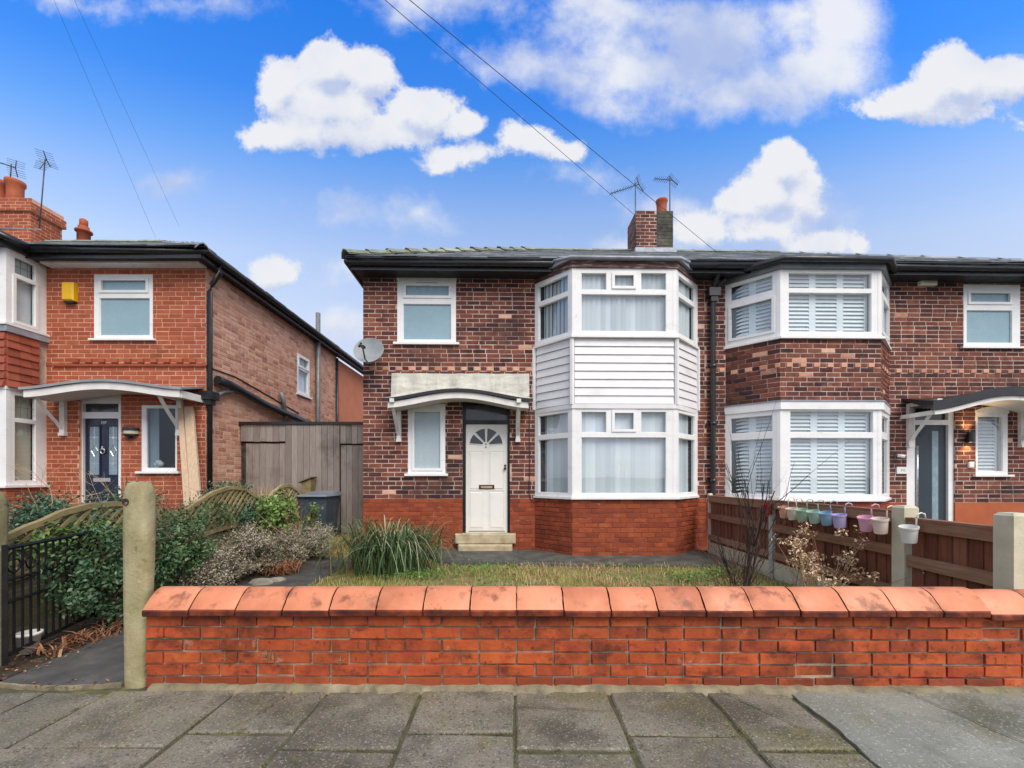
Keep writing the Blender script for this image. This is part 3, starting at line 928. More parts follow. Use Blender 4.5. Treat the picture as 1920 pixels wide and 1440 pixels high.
def canopy(parent, u0, u1, hw, he, bump, depth, fh, top, fascia='white_paint', over=.08, edge='black', edge_t=.03, skew=0.0, top_end=None):
    n = 28
    def front(t):
        s = max(0, min(1, t))
        return he + bump * (.5 - .5 * math.cos(2 * math.pi * s)) ** .8
    ts = [i / n for i in range(n + 1)]
    root = MB()
    A = [(u0 + (u1 - u0) * t, -.003, hw) for t in ts]
    B = [(u0 - over + (u1 - u0 + 2 * over) * t, -depth - .03, front(t)) for t in ts]
    root.loft(A, B)
    root.loft([(x, y, z - .025) for x, y, z in B], [(x, y, z - .025) for x, y, z in A])
    cp = part('canopy', root, top, parent)
    em = MB()
    em.strip_solid([(x, y - .002, z + .006) for x, y, z in B], [(x, y - .002, z - edge_t) for x, y, z in B], (0, .022, 0))
    for k in (0, -1):
        em.poly([A[k], (A[k][0], A[k][1], A[k][2] - .03), (B[k][0], B[k][1], B[k][2] - edge_t), B[k]])
    part('edge_strip', em, edge, cp)
    fm = MB()
    C = [(u0 + (u1 - u0) * t, -depth, front(t) - edge_t - .002) for t in ts]
    fm.strip_solid(C, [(x, y, z - fh) for x, y, z in C], (0, .03, 0))
    part('fascia_board', fm, fascia, cp)
    sm = MB()
    D = [(x, y + .031, z - fh + .02) for x, y, z in C]
    sm.loft([(x, -.004, z) for x, y, z in D], D)
    for k in (0, -1):
        x = C[k][0]
        sm.hexa([(x - .015, -depth + .031, C[k][2] - fh), (x + .015, -depth + .031, C[k][2] - fh), (x + .015, -.004, C[k][2] - fh), (x - .015, -.004, C[k][2] - fh),
                 (x - .015, -depth + .031, C[k][2]), (x + .015, -depth + .031, C[k][2]), (x + .015, -.004, C[k][2]), (x - .015, -.004, C[k][2])])
    part('ceiling_board', sm, fascia, cp)
    return cp


class Bay:
    def __init__(s, u0, u1, b0, b1, D):
        s.a, s.b, s.c, s.d = (u0, 0), (b0, -D), (b1, -D), (u1, 0)
        s.D = D
    def poly(s, e=0.0, vb=.02):
        return [(s.a[0] - e, vb), (s.b[0] - e * .42, s.b[1] - e), (s.c[0] + e * .42, s.c[1] - e), (s.d[0] + e, vb)]
    def faces(s, e=0.0):
        P = s.poly(e, 0.0)
        return [Face.between(P[i], P[i + 1]) for i in range(3)]
    def posts(s, parent, h0, h1, mat='upvc', w=.055):
        fs = s.faces(.004)
        for i in (0, 1):
            f, g = fs[i], fs[i + 1]
            mb = MB()
            c = g.p(0, 0)
            p1, p2 = f.p(f.len - w, 0), g.p(w, 0)
            q1, q2 = f.p(f.len - w, 0, -.07), g.p(w, 0, -.07)
            poly = [p1[:2], c[:2], p2[:2], q2[:2], q1[:2]]
            mb.prism(poly, h0, h1)
            part('corner_post', mb, mat, parent)


def shell(parent, u0, u1, H, holes, plinth_h, mw, mp, side=None, depth=6.2):
    mb = MB()
    f = Face(0, 0)
    wall_mb(mb, f, u0, u1, plinth_h, H, holes)
    for u in side or ():
        s0 = u if u < (u0 + u1) / 2 else u - .22
        mb.box(s0, s0 + .22, .221, depth, 0, H)
    mb.box(u0 + .222, u1 - .222, depth - .22, depth, 0, H)
    part('wall', mb, mw, parent)
    mb = MB()
    wall_mb(mb, f, u0, u1, 0, plinth_h, holes)
    part('plinth', mb, mp, parent)
    mb = MB()
    mb.box(u0 + .23, u1 - .23, .23, depth - .23, .02, .04)
    part('floor', mb, 'room_shade', parent)


# ---------- house A: the empty house with the white door
HA = thing('brick_house', FA, (.4, 0, 0), 'dark brick house with white arched-light door and white clad two-storey bay', 'house', 'houses along the street')
F0 = Face(0, 0)
HP = 12 * BH
TOP = 4.83
uA0, uP = U(FA, 681), 3.43
w_up = PR(FA, 745, 527, 855, 643)
w_panel = PR(FA, 745, 508.5, 855, 527)
w_lo = PR(FA, 765, 757, 835, 888)
d_hole = PR(FA, 867, 750, 956, 1001)
holesA = [(w_up[0], w_up[1], w_up[2], TOP + .1), w_lo, d_hole]
shell(HA, uA0, uP, TOP, holesA, HP, 'mortar_pale', 'mortar_plinth', side=(uA0,))
bayA = Bay(U(FA, 1003), U(FA, 1308), U(FA, 1073, -.6), U(FA, 1268, -.6), .6)
bzone = (bayA.a[0], bayA.d[0], -1, 9)
bk = []
course_bricks(F0, uA0, uP, HP, TOP, holesA + [bzone], 'brick_dark', bk, headers=(Hh(FA, 850, 691),))
course_bricks(F0, uA0, uP, 0, HP, holesA + [bzone], 'brick_plinth', bk)
# bay plinth, cladding, fascias
hs_lo = Hh(FA, 1170, 932, -.6)
hw_lo = Hh(FA, 1170, 766, -.6)
hs_up = Hh(FA, 1170, 630, -.6)
hw_up = Hh(FA, 1170, 503, -.6)
hcap = Hh(FA, 1170, 488, -.65)
mb = MB()
mb.prism(bayA.poly(-.004), 0, hs_lo - .02)
part('bay_plinth', mb, 'mortar_plinth', HA)
for f in bayA.faces(-.004):
    course_bricks(f, 0, f.len, 0, hs_lo - .03, [], 'brick_plinth', bk, jitter=.003)
finish_bricks(HA, bk)
mb = MB()
mb.prism(bayA.poly(-.02), hw_lo + .06, hs_up - .03)
clad = part('cladding', mb, 'cladding', HA)
npl = 8
for f in bayA.faces(-.02):
    a, b = hw_lo + .075, hs_up - .035
    for k in range(npl):
        y0, y1 = a + (b - a) * k / npl + .003, a + (b - a) * (k + 1) / npl - .003
        m2 = MB()
        e = .03
        m2.hexa([f.p(e, y0, .028), f.p(f.len - e, y0, .028), f.p(f.len - e, y0, 0), f.p(e, y0, 0), f.p(e, y1, .010), f.p(f.len - e, y1, .010), f.p(f.len - e, y1, 0), f.p(e, y1, 0)])
        m2.hexa([f.p(e, y0 - .004, .012), f.p(f.len - e, y0 - .004, .012), f.p(f.len - e, y0 - .004, .001), f.p(e, y0 - .004, .001), f.p(e, y0 + .02, .03), f.p(f.len - e, y0 + .02, .03), f.p(f.len - e, y0 + .02, .001), f.p(e, y0 + .02, .001)]) if False else None
        part('plank', m2, 'cladding', clad)
P0 = bayA.poly(.012, 0.0)
for i, p in enumerate(P0):
    mb = MB()
    w = .035
    mb.prism([(p[0] - w, p[1] - .001), (p[0], p[1] - w * .6), (p[0] + w, p[1] - .001), (p[0], p[1] + w * .6)], hw_lo + .065, hs_up - .03)
    part('corner_trim', mb, 'cladding', clad)
mb = MB()
mb.prism(bayA.poly(.02), hw_lo - .002, hw_lo + .07)
part('head_board', mb, 'cladding', HA)
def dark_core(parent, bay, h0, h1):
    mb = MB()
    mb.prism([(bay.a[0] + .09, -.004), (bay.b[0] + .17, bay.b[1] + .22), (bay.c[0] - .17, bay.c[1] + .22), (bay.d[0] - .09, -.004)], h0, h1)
    part('room_shade', mb, 'room_shade', parent)  # solid dark block, its colour stands for the unlit bay interior
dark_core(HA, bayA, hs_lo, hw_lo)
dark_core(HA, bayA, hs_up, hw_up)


def bay_windows(parent, bay, h0, h1, front_spec, ret_spec, backs, e=0.0, glass='glass', lab=None):
    """front_spec / ret_spec: list of (a0, a1, h0, h1, opener) with a measured from the left end of the face"""
    for i, f in enumerate(bay.faces(e)):
        spec = front_spec if i == 1 else (ret_spec[0] if i == 0 else ret_spec[1])
        L = [s[:4] for s in spec]
        op = [k for k, s in enumerate(spec) if s[4]]
        lo, hi = (.05 if i != 0 else .0), (f.len - .05 if i != 2 else f.len)
        window(parent, f, (lo, hi, h0, h1), L, op, d=0.0, depth=.06, back=backs, glass=glass, name='bay_window')
    mb = MB()
    mb.prism(bay.poly(.055), h0 - .035, h0 + .001)
    part('bay_sill', mb, 'upvc', parent)
    bay.posts(parent, h0, h1)


fA = bayA.faces()[1]
def fr(px0, py0, px1, py1, op=False, bay_u=None, v=-.6, F=FA):
    r = PR(F, px0, py0, px1, py1, v)
    return (r[0] - bay_u, r[1] - bay_u, r[2], r[3], op)
ub = bayA.b[0]
fl_len = bayA.faces()[0].len
up_front = [fr(1090, 512, 1137, 543, bay_u=ub), fr(1151, 515, 1189, 538, True, bay_u=ub), fr(1202, 512, 1249, 543, bay_u=ub), fr(1090, 552, 1249, 621, bay_u=ub)]
def returns(L, h_t, m0=.085, m1=.09, op=False):
    (a, b), (c, d) = h_t
    return ([(m0, L - m1, a, b, False), (m0, L - m1, c, d, op)], [(m1, L - m0, a, b, False), (m1, L - m0, c, d, op)])
hl = lambda y: Hh(FA, 1170, y, -.6)
bay_windows(HA, bayA, hs_up, hw_up, up_front, returns(fl_len, ((hl(543), hl(512)), (hl(621), hl(552)))), 'vertical')
lo_front = [fr(1090, 768 + 4, 1137, 811, bay_u=ub), fr(1151, 773, 1189, 806, True, bay_u=ub), fr(1202, 772, 1249, 811, bay_u=ub), fr(1090, 820, 1249, 925, bay_u=ub)]
bay_windows(HA, bayA, hs_lo, hw_lo, lo_front, returns(fl_len, ((hl(811), hl(772)), (hl(925), hl(820)))), 'flat_vertical')
# bay roof: peeling fascia, leaded edge and slope up to the main eaves
mb = MB()
mb.prism(bayA.poly(.03), hw_up - .001, hcap)
part('bay_fascia', mb, 'peeling', HA)
mb = MB()
Pq = bayA.poly(.085, 0.0)
mb.prism(Pq, hcap, lambda u, v: hcap + .03 + .25 * max(0, (v + bayA.D + .085)))
part('bay_roof', mb, 'lead', HA)
mb = MB()
mb.tube([(p[0], p[1], hcap + .025 + (.17 if i in (0, 3) else 0)) for i, p in enumerate(Pq)], .028, 8)
part('lead_roll', mb, 'lead', HA)
# flat windows
window(HA, F0, w_up, [PR(FA, 760, 535, 843, 556), PR(FA, 756, 570, 846, 637)], (0,), glass='frost', sill=(.06, .035, .055), d=.006)
mb = MB()
mb.fbox(F0, w_panel[0] - .01, w_panel[1] + .01, w_panel[2] + .003, TOP - .03, -.05, .018)
part('head_panel', mb, 'upvc', HA)
mb = MB()
r = PR(FA, 781, 531, 820, 533)
mb.fbox(F0, r[0], r[1], r[2] - .005, r[3] + .005, .0, .016)
part('trickle_vent', mb, 'brass', HA)
window(HA, F0, w_lo, [PR(FA, 776, 771, 827, 879)], (0,), glass='frost_pale', sill=(.05, .04, .06), d=.0)
# door: black frame, transom light, white leaf with fan of four lights
fz = -.07
dl = PR(FA, 873, 795, 952, 998, .07)
tr = PR(FA, 873, 760, 950, 788, .07)
mb = MB()
for r in minus(d_hole, [tr, (dl[0], dl[1], d_hole[2] - .1, dl[3])]):
    mb.fbox(F0, *r, fz - .08, fz + .02)
part('door_frame', mb, 'door_black', HA)
mb = MB()
mb.poly([F0.p(tr[0], tr[2], fz - .03), F0.p(tr[1], tr[2], fz - .03), F0.p(tr[1], tr[3], fz - .03), F0.p(tr[0], tr[3], fz - .03)])
part('transom_pane', mb, 'dark_glass', HA)
mb = MB()
mb.fbox(F0, dl[0] + .004, dl[1] - .004, d_hole[2] + .012, dl[3] - .004, fz - .06, fz - .015)
door = part('front_door', mb, 'door_white', HA)
fd = fz - .015
cxu, ch = U(FA, 911.5, .085), Hh(FA, 911, 834.5, .085)
rr_ = 31.5 / 108 * 1.01
for k in range(4):
    a0, a1 = math.pi * k / 4 + .065, math.pi * (k + 1) / 4 - .065
    mb = MB()
    n = 7
    arc = [(cxu + rr_ * math.cos(a0 + (a1 - a0) * i / n), ch + rr_ * math.sin(a0 + (a1 - a0) * i / n)) for i in range(n + 1)]
    inn = [(cxu + .062 * math.cos(a1), ch + .062 * math.sin(a1)), (cxu + .062 * math.cos(a0), ch + .062 * math.sin(a0))][::1]
    pts = arc + inn
    mb.poly([F0.p(x, y, fd + .003) for x, y in pts])
    part('fan_light', mb, 'dark_glass', door)
    mb = MB()
    loop = pts + [pts[0]]
    mb.tube([F0.p(x, y, fd + .004) for x, y in loop], .008, 5, False)
    part('fan_bead', mb, 'door_white', door)
for (x0, y0, x1, y1) in ((880, 846.5, 906, 918), (917, 846.5, 944, 918), (880, 921.5, 906, 990), (917, 921.5, 944, 990)):
    r = PR(FA, x0, y0, x1, y1, .085)
    mb = MB()
    mb.chbox(F0, *r, fd - .005, fd + .012, .02)
    for (a, b, c, d) in minus((r[0] - .012, r[1] + .012, r[2] - .012, r[3] + .012), [r]):
        mb.fbox(F0, a, b, c, d, fd - .004, fd + .007)
    part('door_panel', mb, 'door_white', door)
r = PR(FA, 898, 909, 927, 917, .085)
mb = MB()
mb.chbox(F0, *r, fd, fd + .022, .008)
lb = part('letterbox', mb, 'brass', door)
mb = MB()
mb.chbox(F0, r[0] + .035, r[1] - .04, r[2] + .016, r[3] - .025, fd + .02, fd + .026, .003)
part('letter_flap', mb, 'sandstone', lb)
mb = MB()
p = F0.p(U(FA, 947, .085), Hh(FA, 947, 873, .085), fd)
mb.lathe([(.0, .0), (.02, .0), (.02, .01), (0, .012)], 10, (0, 0, 0))
mb.v = [(p[0] + x, p[1] - z, p[2] + y) for x, y, z in mb.v]
mb.lathe([(.0, .0), (.014, .0), (.014, .03), (.024, .035), (.024, .05), (0, .056)], 10, (0, 0, 0))
mb.v[-60:] = [(p[0] + x, p[1] - z, p[2] - .05 + y) for x, y, z in mb.v[-60:]]
part('door_lock', mb, 'brass', door)
for (x, y) in ((911, 832.5), (911, 838)):
    mb = MB()
    mb.fbox(F0, U(FA, x - 1.5, .085), U(FA, x + 1.5, .085), Hh(FA, x, y + 1, .085), Hh(FA, x, y - 1, .085), fd, fd + .012)
    part('knocker_stud', mb, 'zinc', door)
mb = MB()
mb.fbox(F0, dl[0] + .05, dl[1] - .05, d_hole[2] + .03, d_hole[2] + .045, fd, fd + .006)
part('draught_bar', mb, 'zinc', door)
# steps
h1 = Hh(FA, 911, 1000, -.02)
mb = MB()
a, b = U(FA, 853, -.12), U(FA, 967, -.12)
mb.chbox(F0, a, b, h1 - .17, h1, -.09, .13, .015)
part('door_step', mb, 'sandstone', HA)
mb = MB()
mb.chbox(F0, a + .06, b - .06, h1 - .33, h1 - .171, .0065, .24, .02)
part('door_step', mb, 'sandstone', HA)
mb = MB()
mb.chbox(F0, a + .08, b - .08, -.05, h1 - .331, .0065, .2, .01)
part('step_base', mb, 'mortar_plinth', HA)
# air brick
mb = MB()
r = PR(FA, 778, 1006, 796, 1014)
mb.fbox(F0, *r, 0, .009)
for k in range(4):
    mb.fbox(F0, r[0] + .02 + k * .035, r[0] + .04 + k * .035, r[2] + .012, r[3] - .012, .004, .012)
part('air_brick', mb, 'brick_dark', HA)
# canopy over the door
canopy(HA, U(FA, 741), U(FA, 987), Hh(FA, 860, 742), Hh(FA, 860, 747, -.52), .16, .48, .10, 'lead_white', edge='black', edge_t=.045)
mb = MB()
r = PR(FA, 735, 701, 992, 745)
nq = 24
tp = [(r[0] + (r[1] - r[0]) * i / nq, -.03 - .012 * math.sin(i * 1.7) - .008 * math.sin(i * .6), r[3] + R.uniform(-.006, .004)) for i in range(nq + 1)]
bt = [(x, y - .05 - .015 * math.sin(i * 1.1), r[2]) for i, (x, y, z) in enumerate(tp)]
mb.strip_solid(tp, bt, (0, .024, 0))
part('weather_board', mb, 'lead_white', HA)
for px in (749, 971):
    bracket(HA, U(FA, px), Hh(FA, 860, 757, -.0), .52, .62)
# roof, eaves, chimney, pipes
roof(HA, uA0 - .15, uP, True, False, 4.92, -.40, 6.2, 1.86)
eaves(HA, [(uA0 - .01, 6.0), (uA0 - .01, -.0), (uP, -.0)], [(uA0 - .09, 6.0), (uA0 - .09, -.31), (uP, -.31)], 4.755, 4.845)
cv = 2.5
mb = MB()
c0, c1 = U(FA, 1193, cv), U(FA, 1262, cv)
cm = c0 + (c1 - c0) * .55
ct = Hh(FA, 1227, 395, cv)
f = Face(0, cv)
mb.box(c0, cm, cv, cv + .7, 6.3, ct)
mb.k = 1
mb.box(cm + .001, c1, cv + .001, cv + .7, 6.3, ct)
M['sooty_render'] = mk('sooty_render', [(0, (.03, .03, .03)), (.5, (.08, .075, .065)), (1, (.17, .15, .13))], scale=5, rough=.95, bump=.6, dirt=[((.09, .11, .04), 3, .5, .7, .7, U1)])
ch_ = part('chimney', mb, ['mortar_pale', 'sooty_render'], HA)
cb = []
course_bricks(f, c0, cm, 6.3, ct, [], 'brick_dark', cb, H=.083, L=.22, J=.018)
course_bricks(f, cm + .02, c1, 6.3, ct, [], 'sooty_render', cb, H=.083, L=.22, J=.012)
course_bricks(Face(c0, cv + .7, -90), 0, .7, 6.3, ct, [], 'brick_dark', cb, H=.083, L=.22, J=.018)
finish_bricks(ch_, cb, 120)
mb = MB()
pc = (U(FA, 1242, cv + .25), cv + .3)
ph = (Hh(FA, 1242, 376, cv + .3) - ct)
mb.lathe([(.135, -.05), (.13, 0), (.115, ph * .5), (.125, ph * .86), (.14, ph * .9), (.14, ph), (.105, ph), (.1, 0)], 16, (pc[0], pc[1], ct))
part('chimney_pot', mb, 'brick_orange', ch_)
mb = MB()
mb.prism([(c0 - .05, cv - .1), (c1 + .05, cv - .1), (c1 + .05, cv + .02), (c0 - .05, cv + .02)], 6.45, 6.62)
part('flashing', mb, 'lead', ch_)
pipe_u = U(FA, 1337, -.08)
mb = MB()
mb.tube([(pipe_u, -.3, 4.88), (pipe_u, -.28, 4.78), (pipe_u, -.1, 4.62), (pipe_u, -.08, 4.5), (pipe_u, -.08, .55), (pipe_u + .02, -.1, .42), (pipe_u + .05, -.2, .36)], .043, 10)
dp = part('downpipe', mb, 'black', HA)
mb = MB()
hh = Hh(FA, 1337, 553)
mb.prism([(pipe_u - .1, -.16), (pipe_u + .1, -.16), (pipe_u + .1, -.004), (pipe_u - .1, -.004)], hh - .07, hh + .07)
mb.prism([(pipe_u - .06, -.14), (pipe_u + .06, -.14), (pipe_u + .06, -.005), (pipe_u - .06, -.005)], hh - .16, hh - .07)
part('hopper', mb, 'black', dp)
for h in (3.2, 2.2, 1.2):
    mb = MB()
    mb.tube([(pipe_u, -.08, h), (pipe_u, -.08, h + .06)], .055, 10)
    mb.box(pipe_u - .09, pipe_u + .09, -.045, -.004, h + .015, h + .045)
    part('pipe_clip', mb, 'black', dp)
# thin cable down the wall to the bay
mb = MB()
x = U(FA, 992)
mb.tube([(x, -.015, Hh(FA, 992, 740)), (x + .01, -.015, 1.6), (x, -.015, Hh(FA, 992, 925)), (x + .03, -.015, Hh(FA, 995, 938)), (bayA.a[0] + .05, -.06, Hh(FA, 1005, 940))], .007, 5)
part('wall_cable', mb, 'cable', HA)

# ---------- house C: the tidy half with shutters and grey door
HC = thing('brick_house', FA, (6.5, 0, 0), 'dark brick house with louvred shutters in its bay and a slate grey door', 'house', 'houses along the street')
uC1 = 9.44
cw_up = PR(FA, 1806, 534, 1912, 651)
cw_lo = PR(FA, 1829, 770, 1889, 890)
cd = PR(FA, 1700, 757, 1791, 985)
holesC = [cw_up, cw_lo, cd]
hpC = 11 * BH
shell(HC, uP, uC1, TOP, holesC, hpC, 'mortar_pale', 'plinth_render', side=(uC1,))
bayC = Bay(U(FA, 1360), U(FA, 1668), U(FA, 1463, -.6), U(FA, 1652, -.6), .6)
bk = []
zoneC = (bayC.a[0], bayC.d[0], -1, 9)
course_bricks(F0, uP, uC1, hpC, TOP, holesC + [zoneC], 'brick_dark', bk, headers=(Hh(FA, 1780, 692),))
course_bricks(F0, uP, bayC.d[0] + .45, 0, hpC, holesC + [zoneC], 'brick_plinth', bk)
cl = lambda y: Hh(FA, 1560, y, -.6)
cs_lo, cw_lo_t, cs_up, cw_up_t = cl(936), cl(768), cl(632), cl(506)
mb = MB()
mb.prism(bayC.poly(-.004), 0, cs_lo - .02)
part('bay_plinth', mb, 'mortar_plinth', HC)
mb = MB()
mb.prism(bayC.poly(-.004), cw_lo_t + .13, cs_up - .02)
part('bay_wall', mb, 'mortar_pale', HC)
for f in bayC.faces(-.004):
    course_bricks(f, 0, f.len, 0, cs_lo - .03, [], 'brick_plinth', bk)
    course_bricks(f, 0, f.len, cw_lo_t + .14, cs_up - .03, [], 'brick_dark', bk, headers=(cl(688),))
finish_bricks(HC, bk)
mb = MB()
mb.prism(bayC.poly(.035), cw_lo_t, cw_lo_t + .13)
part('head_board', mb, 'upvc', HC)
mb = MB()
mb.prism(bayC.poly(.05), cw_lo_t + .1305, cw_lo_t + .148)
part('lead_flashing', mb, 'lead', HC)
dark_core(HC, bayC, cs_lo, cw_lo_t)
dark_core(HC, bayC, cs_up, cw_up_t)
cb_ = bayC.b[0]
Lc = bayC.faces()[0].len
upf = [fr(1479, 512, 1634, 541, bay_u=cb_), fr(1479, 549, 1634, 622, bay_u=cb_)]
bay_windows(HC, bayC, cs_up, cw_up_t, upf, returns(Lc, ((cl(541), cl(512)), (cl(618), cl(555))), m1=.11, op=True), 'closed_shutter')
lof = [fr(1482, 771, 1637, 811, bay_u=cb_), fr(1482, 821, 1637, 928, bay_u=cb_)]
bay_windows(HC, bayC, cs_lo, cw_lo_t, lof, returns(Lc, ((cl(808), cl(777)), (cl(928), cl(821))), m1=.11, op=False), 'shutter')
mb = MB()
ccap = Hh(FA, 1560, 489, -.65)
mb.prism(bayC.poly(.06), cw_up_t + .001, ccap)
part('bay_fascia', mb, 'grey_trim', HC)
mb = MB()
Pq = bayC.poly(.1, 0.0)
mb.prism(Pq, ccap, lambda u, v: ccap + .03 + .25 * max(0, (v + bayC.D + .1)))
part('bay_roof', mb, 'soffit', HC)
mb = MB()
mb.tube([(p[0], p[1] - .03, ccap - .01 + (.02 if i in (0, 3) else 0)) for i, p in enumerate(bayC.poly(.1, -.02))], .05, 8)
part('bay_gutter', mb, 'black', HC)
mb = MB()
g0 = bayC.poly(.1, -.02)[0]
mb.tube([(g0[0], g0[1] - .03, ccap), (g0[0] - .02, -.2, ccap - .12), (pipe_u + .1, -.12, hh + .12), (pipe_u + .04, -.09, hh + .08)], .03, 8)
part('bay_downpipe', mb, 'black', HC)
window(HC, F0, cw_up, [PR(FA, 1817, 549, 1893, 568), PR(FA, 1812, 582, 1897, 643)], (0,), glass='frost', sill=(.06, .03, .055), d=.006)
window(HC, F0, cw_lo, [PR(FA, 1833, 781, 1880, 884)], (), back='shutter', sill=(.06, .035, .06), d=.004, glass='glass')
mb = MB()
n = 10
top = [F0.p(cw_lo[0] - .005 + (cw_lo[1] - cw_lo[0] + .01) * i / n, cw_lo[3] - .005 + .07 * math.sin(math.pi * i / n) + .01, .025) for i in range(n + 1)]
mb.strip_solid(top, [(x, y, cw_lo[3] - .05) for x, y, z in top], (0, .05, 0))
part('arched_head', mb, 'upvc', HC)
# grey door
fz = -.06
dl = PR(FA, 1713, 797, 1775, 985, .06)
tr = PR(FA, 1713, 765, 1775, 788, .06)
mb = MB()
for r in minus(cd, [tr, (dl[0], dl[1], cd[2] - .1, dl[3])]):
    mb.fbox(F0, *r, fz - .08, fz + .03)
part('door_frame', mb, 'upvc', HC)
mb = MB()
mb.poly([F0.p(tr[0], tr[2], fz - .03), F0.p(tr[1], tr[2], fz - .03), F0.p(tr[1], tr[3], fz - .03), F0.p(tr[0], tr[3], fz - .03)])
part('transom_pane', mb, 'dark_glass', HC)
mb = MB()
mb.fbox(F0, dl[0] + .004, dl[1] - .004, cd[2] + .01, dl[3] - .004, fz - .06, fz - .015)
dC = part('front_door', mb, 'door_grey', HC)
mb = MB()
r = PR(FA, 1747, 808, 1759, 975, .075)
mb.chbox(F0, *r, fz - .017, fz - .009, .004)
part('door_light', mb, 'navy_glass', dC)
mb = MB()
hx = U(FA, 1719, .02)
h0, h1_ = Hh(FA, 1719, 958, .02), Hh(FA, 1719, 836, .02)
mb.tube([F0.p(hx, h0, fz + .05), F0.p(hx, h1_, fz + .05)], .016, 8)
for q in (h0 + .12, h1_ - .1):
    mb.tube([F0.p(hx, q, fz - .02), F0.p(hx, q, fz + .05)], .009, 6)
part('bar_handle', mb, 'steel', dC)
canopy(HC, U(FA, 1690), U(FA, 1690) + 2.62, Hh(FA, 1700, 757, -.62) + .2, Hh(FA, 1700, 752, -.62), .24, .6, .07, 'soffit', edge='black', edge_t=.14, over=.06)
for px in (1703, 1912):
    bracket(HC, U(FA, px), Hh(FA, 1800, 758), .56, .72, .085)
roof(HC, uP, uC1 + .36, False, True, 4.92, -.40, 6.2, 1.86)
eaves(HC, [(uP, 0), (uC1, 0), (uC1, 6.0)], [(uP, -.31), (uC1 + .3, -.31), (uC1 + .3, 6.0)], 4.755, 4.845)

# ---------- house L: orange brick house across the passage
HL = thing('brick_house', FL, (-8.0, 0, 0), 'orange brick house with navy leaded door and curved porch, alarm box on its front', 'house', 'houses along the street')
TL = 4.97
uL0, uL1 = -11.5, -5.32
lw_up = PR(FL, 177, 515, 287, 636)
lw_lo = PR(FL, 266, 760, 332, 884)
ld = PR(FL, 148, 740, 227, 1010)
holesL = [lw_up, lw_lo, ld]
mb = MB()
wall_mb(mb, F0, uL0, uL1 - .221, 0, TL, holesL)
part('wall', mb, 'mortar_orange', HL)
sf = Face(uL1, 0, 90)
lsw = (3.19, 3.86, 3.38, 4.38)
mb = MB()
wall_mb(mb, sf, 0, 5.6, 0, TL, [lsw])
mb.box(uL0, uL0 + .22, .23, 5.6, 0, TL)
mb.box(uL0 + .23, uL1 - .23, 5.38, 5.6, 0, TL)
part('side_wall', mb, 'mortar_common', HL)
mb = MB()
mb.box(uL0, uL1 - .03, 5.601, 10.5, 0, TL - .06)
part('rear_extension', mb, 'render_orange', HL)
bk = []
bx = -8.08
course_bricks(F0, bx, uL1, 0, TL, holesL, 'brick_orange', bk, headers=(3.27,), J=.010)
course_bricks(sf, 0.0, 5.6, 0, TL, [lsw], 'brick_common', bk, J=.013, prob_half=.12, jitter=.003)
baf = [Face(-10.6, -.6), Face(bx, -.6, 90)]
baf[0].len, baf[1].len = 10.6 + bx, .6
bh = dict(top=4.95, s1=3.76, t1=3.62, t0=2.74, w1=2.70, s0=1.16)
mb = MB()
mb.box(-10.6, bx - .004, -.596, .02, 0, bh['s0'] - .02)
part('bay_plinth', mb, 'mortar_orange', HL)
for f in baf:
    course_bricks(f, 0, f.len, 0, bh['s0'] - .04, [], 'brick_orange', bk)
finish_bricks(HL, bk)
# projecting string course with dentils
mb = MB()
hst = 3.215
mb.box(-7.95, uL1 + .03, -.035, -.001, hst, hst + .03)
x = -7.6
while x < uL1 - .1:
    mb.box(x, x + .1, -.04, -.002, hst + .0605, hst + .13)
    x += .225
part('string_course', mb, 'brick_orange', HL)
# box bay
mb = MB()
mb.box(-10.58, bx - .03, -.57, .02, bh['t0'], bh['s1'] - .03)
tb = part('tile_hanging', mb, 'rubble_render', HL)
rows = 7
for f in baf:
    for k in range(rows):
        y0 = bh['t0'] + (bh['t1'] - bh['t0']) * k / rows
        y1 = y0 + (bh['t1'] - bh['t0']) / rows * 1.08
        x = 0
        end = f.len - (.13 if f.th else 0)
        while x < end:
            x1 = min(x + .17, end)
            m2 = MB()
            t = R.uniform(.03, .042) + (.03 if k == 0 else 0)
            m2.hexa([f.p(x + .002, y0 + R.uniform(-.006, .004), t), f.p(x1 - .002, y0, t), f.p(x1 - .002, y0, -.01), f.p(x + .002, y0, -.01),
                     f.p(x + .002, y1, .012), f.p(x1 - .002, y1, .012), f.p(x1 - .002, y1, -.01), f.p(x + .002, y1, -.01)])
            part('hung_tile', m2, 'hung_tile', tb)
            x += .17
mb = MB()
mb.prism([(-10.62, .0), (-10.62, -.64), (bx + .05, -.64), (bx + .05, .0)], bh['t1'], bh['s1'] - .035)
part('lead_apron', mb, 'lead', tb)
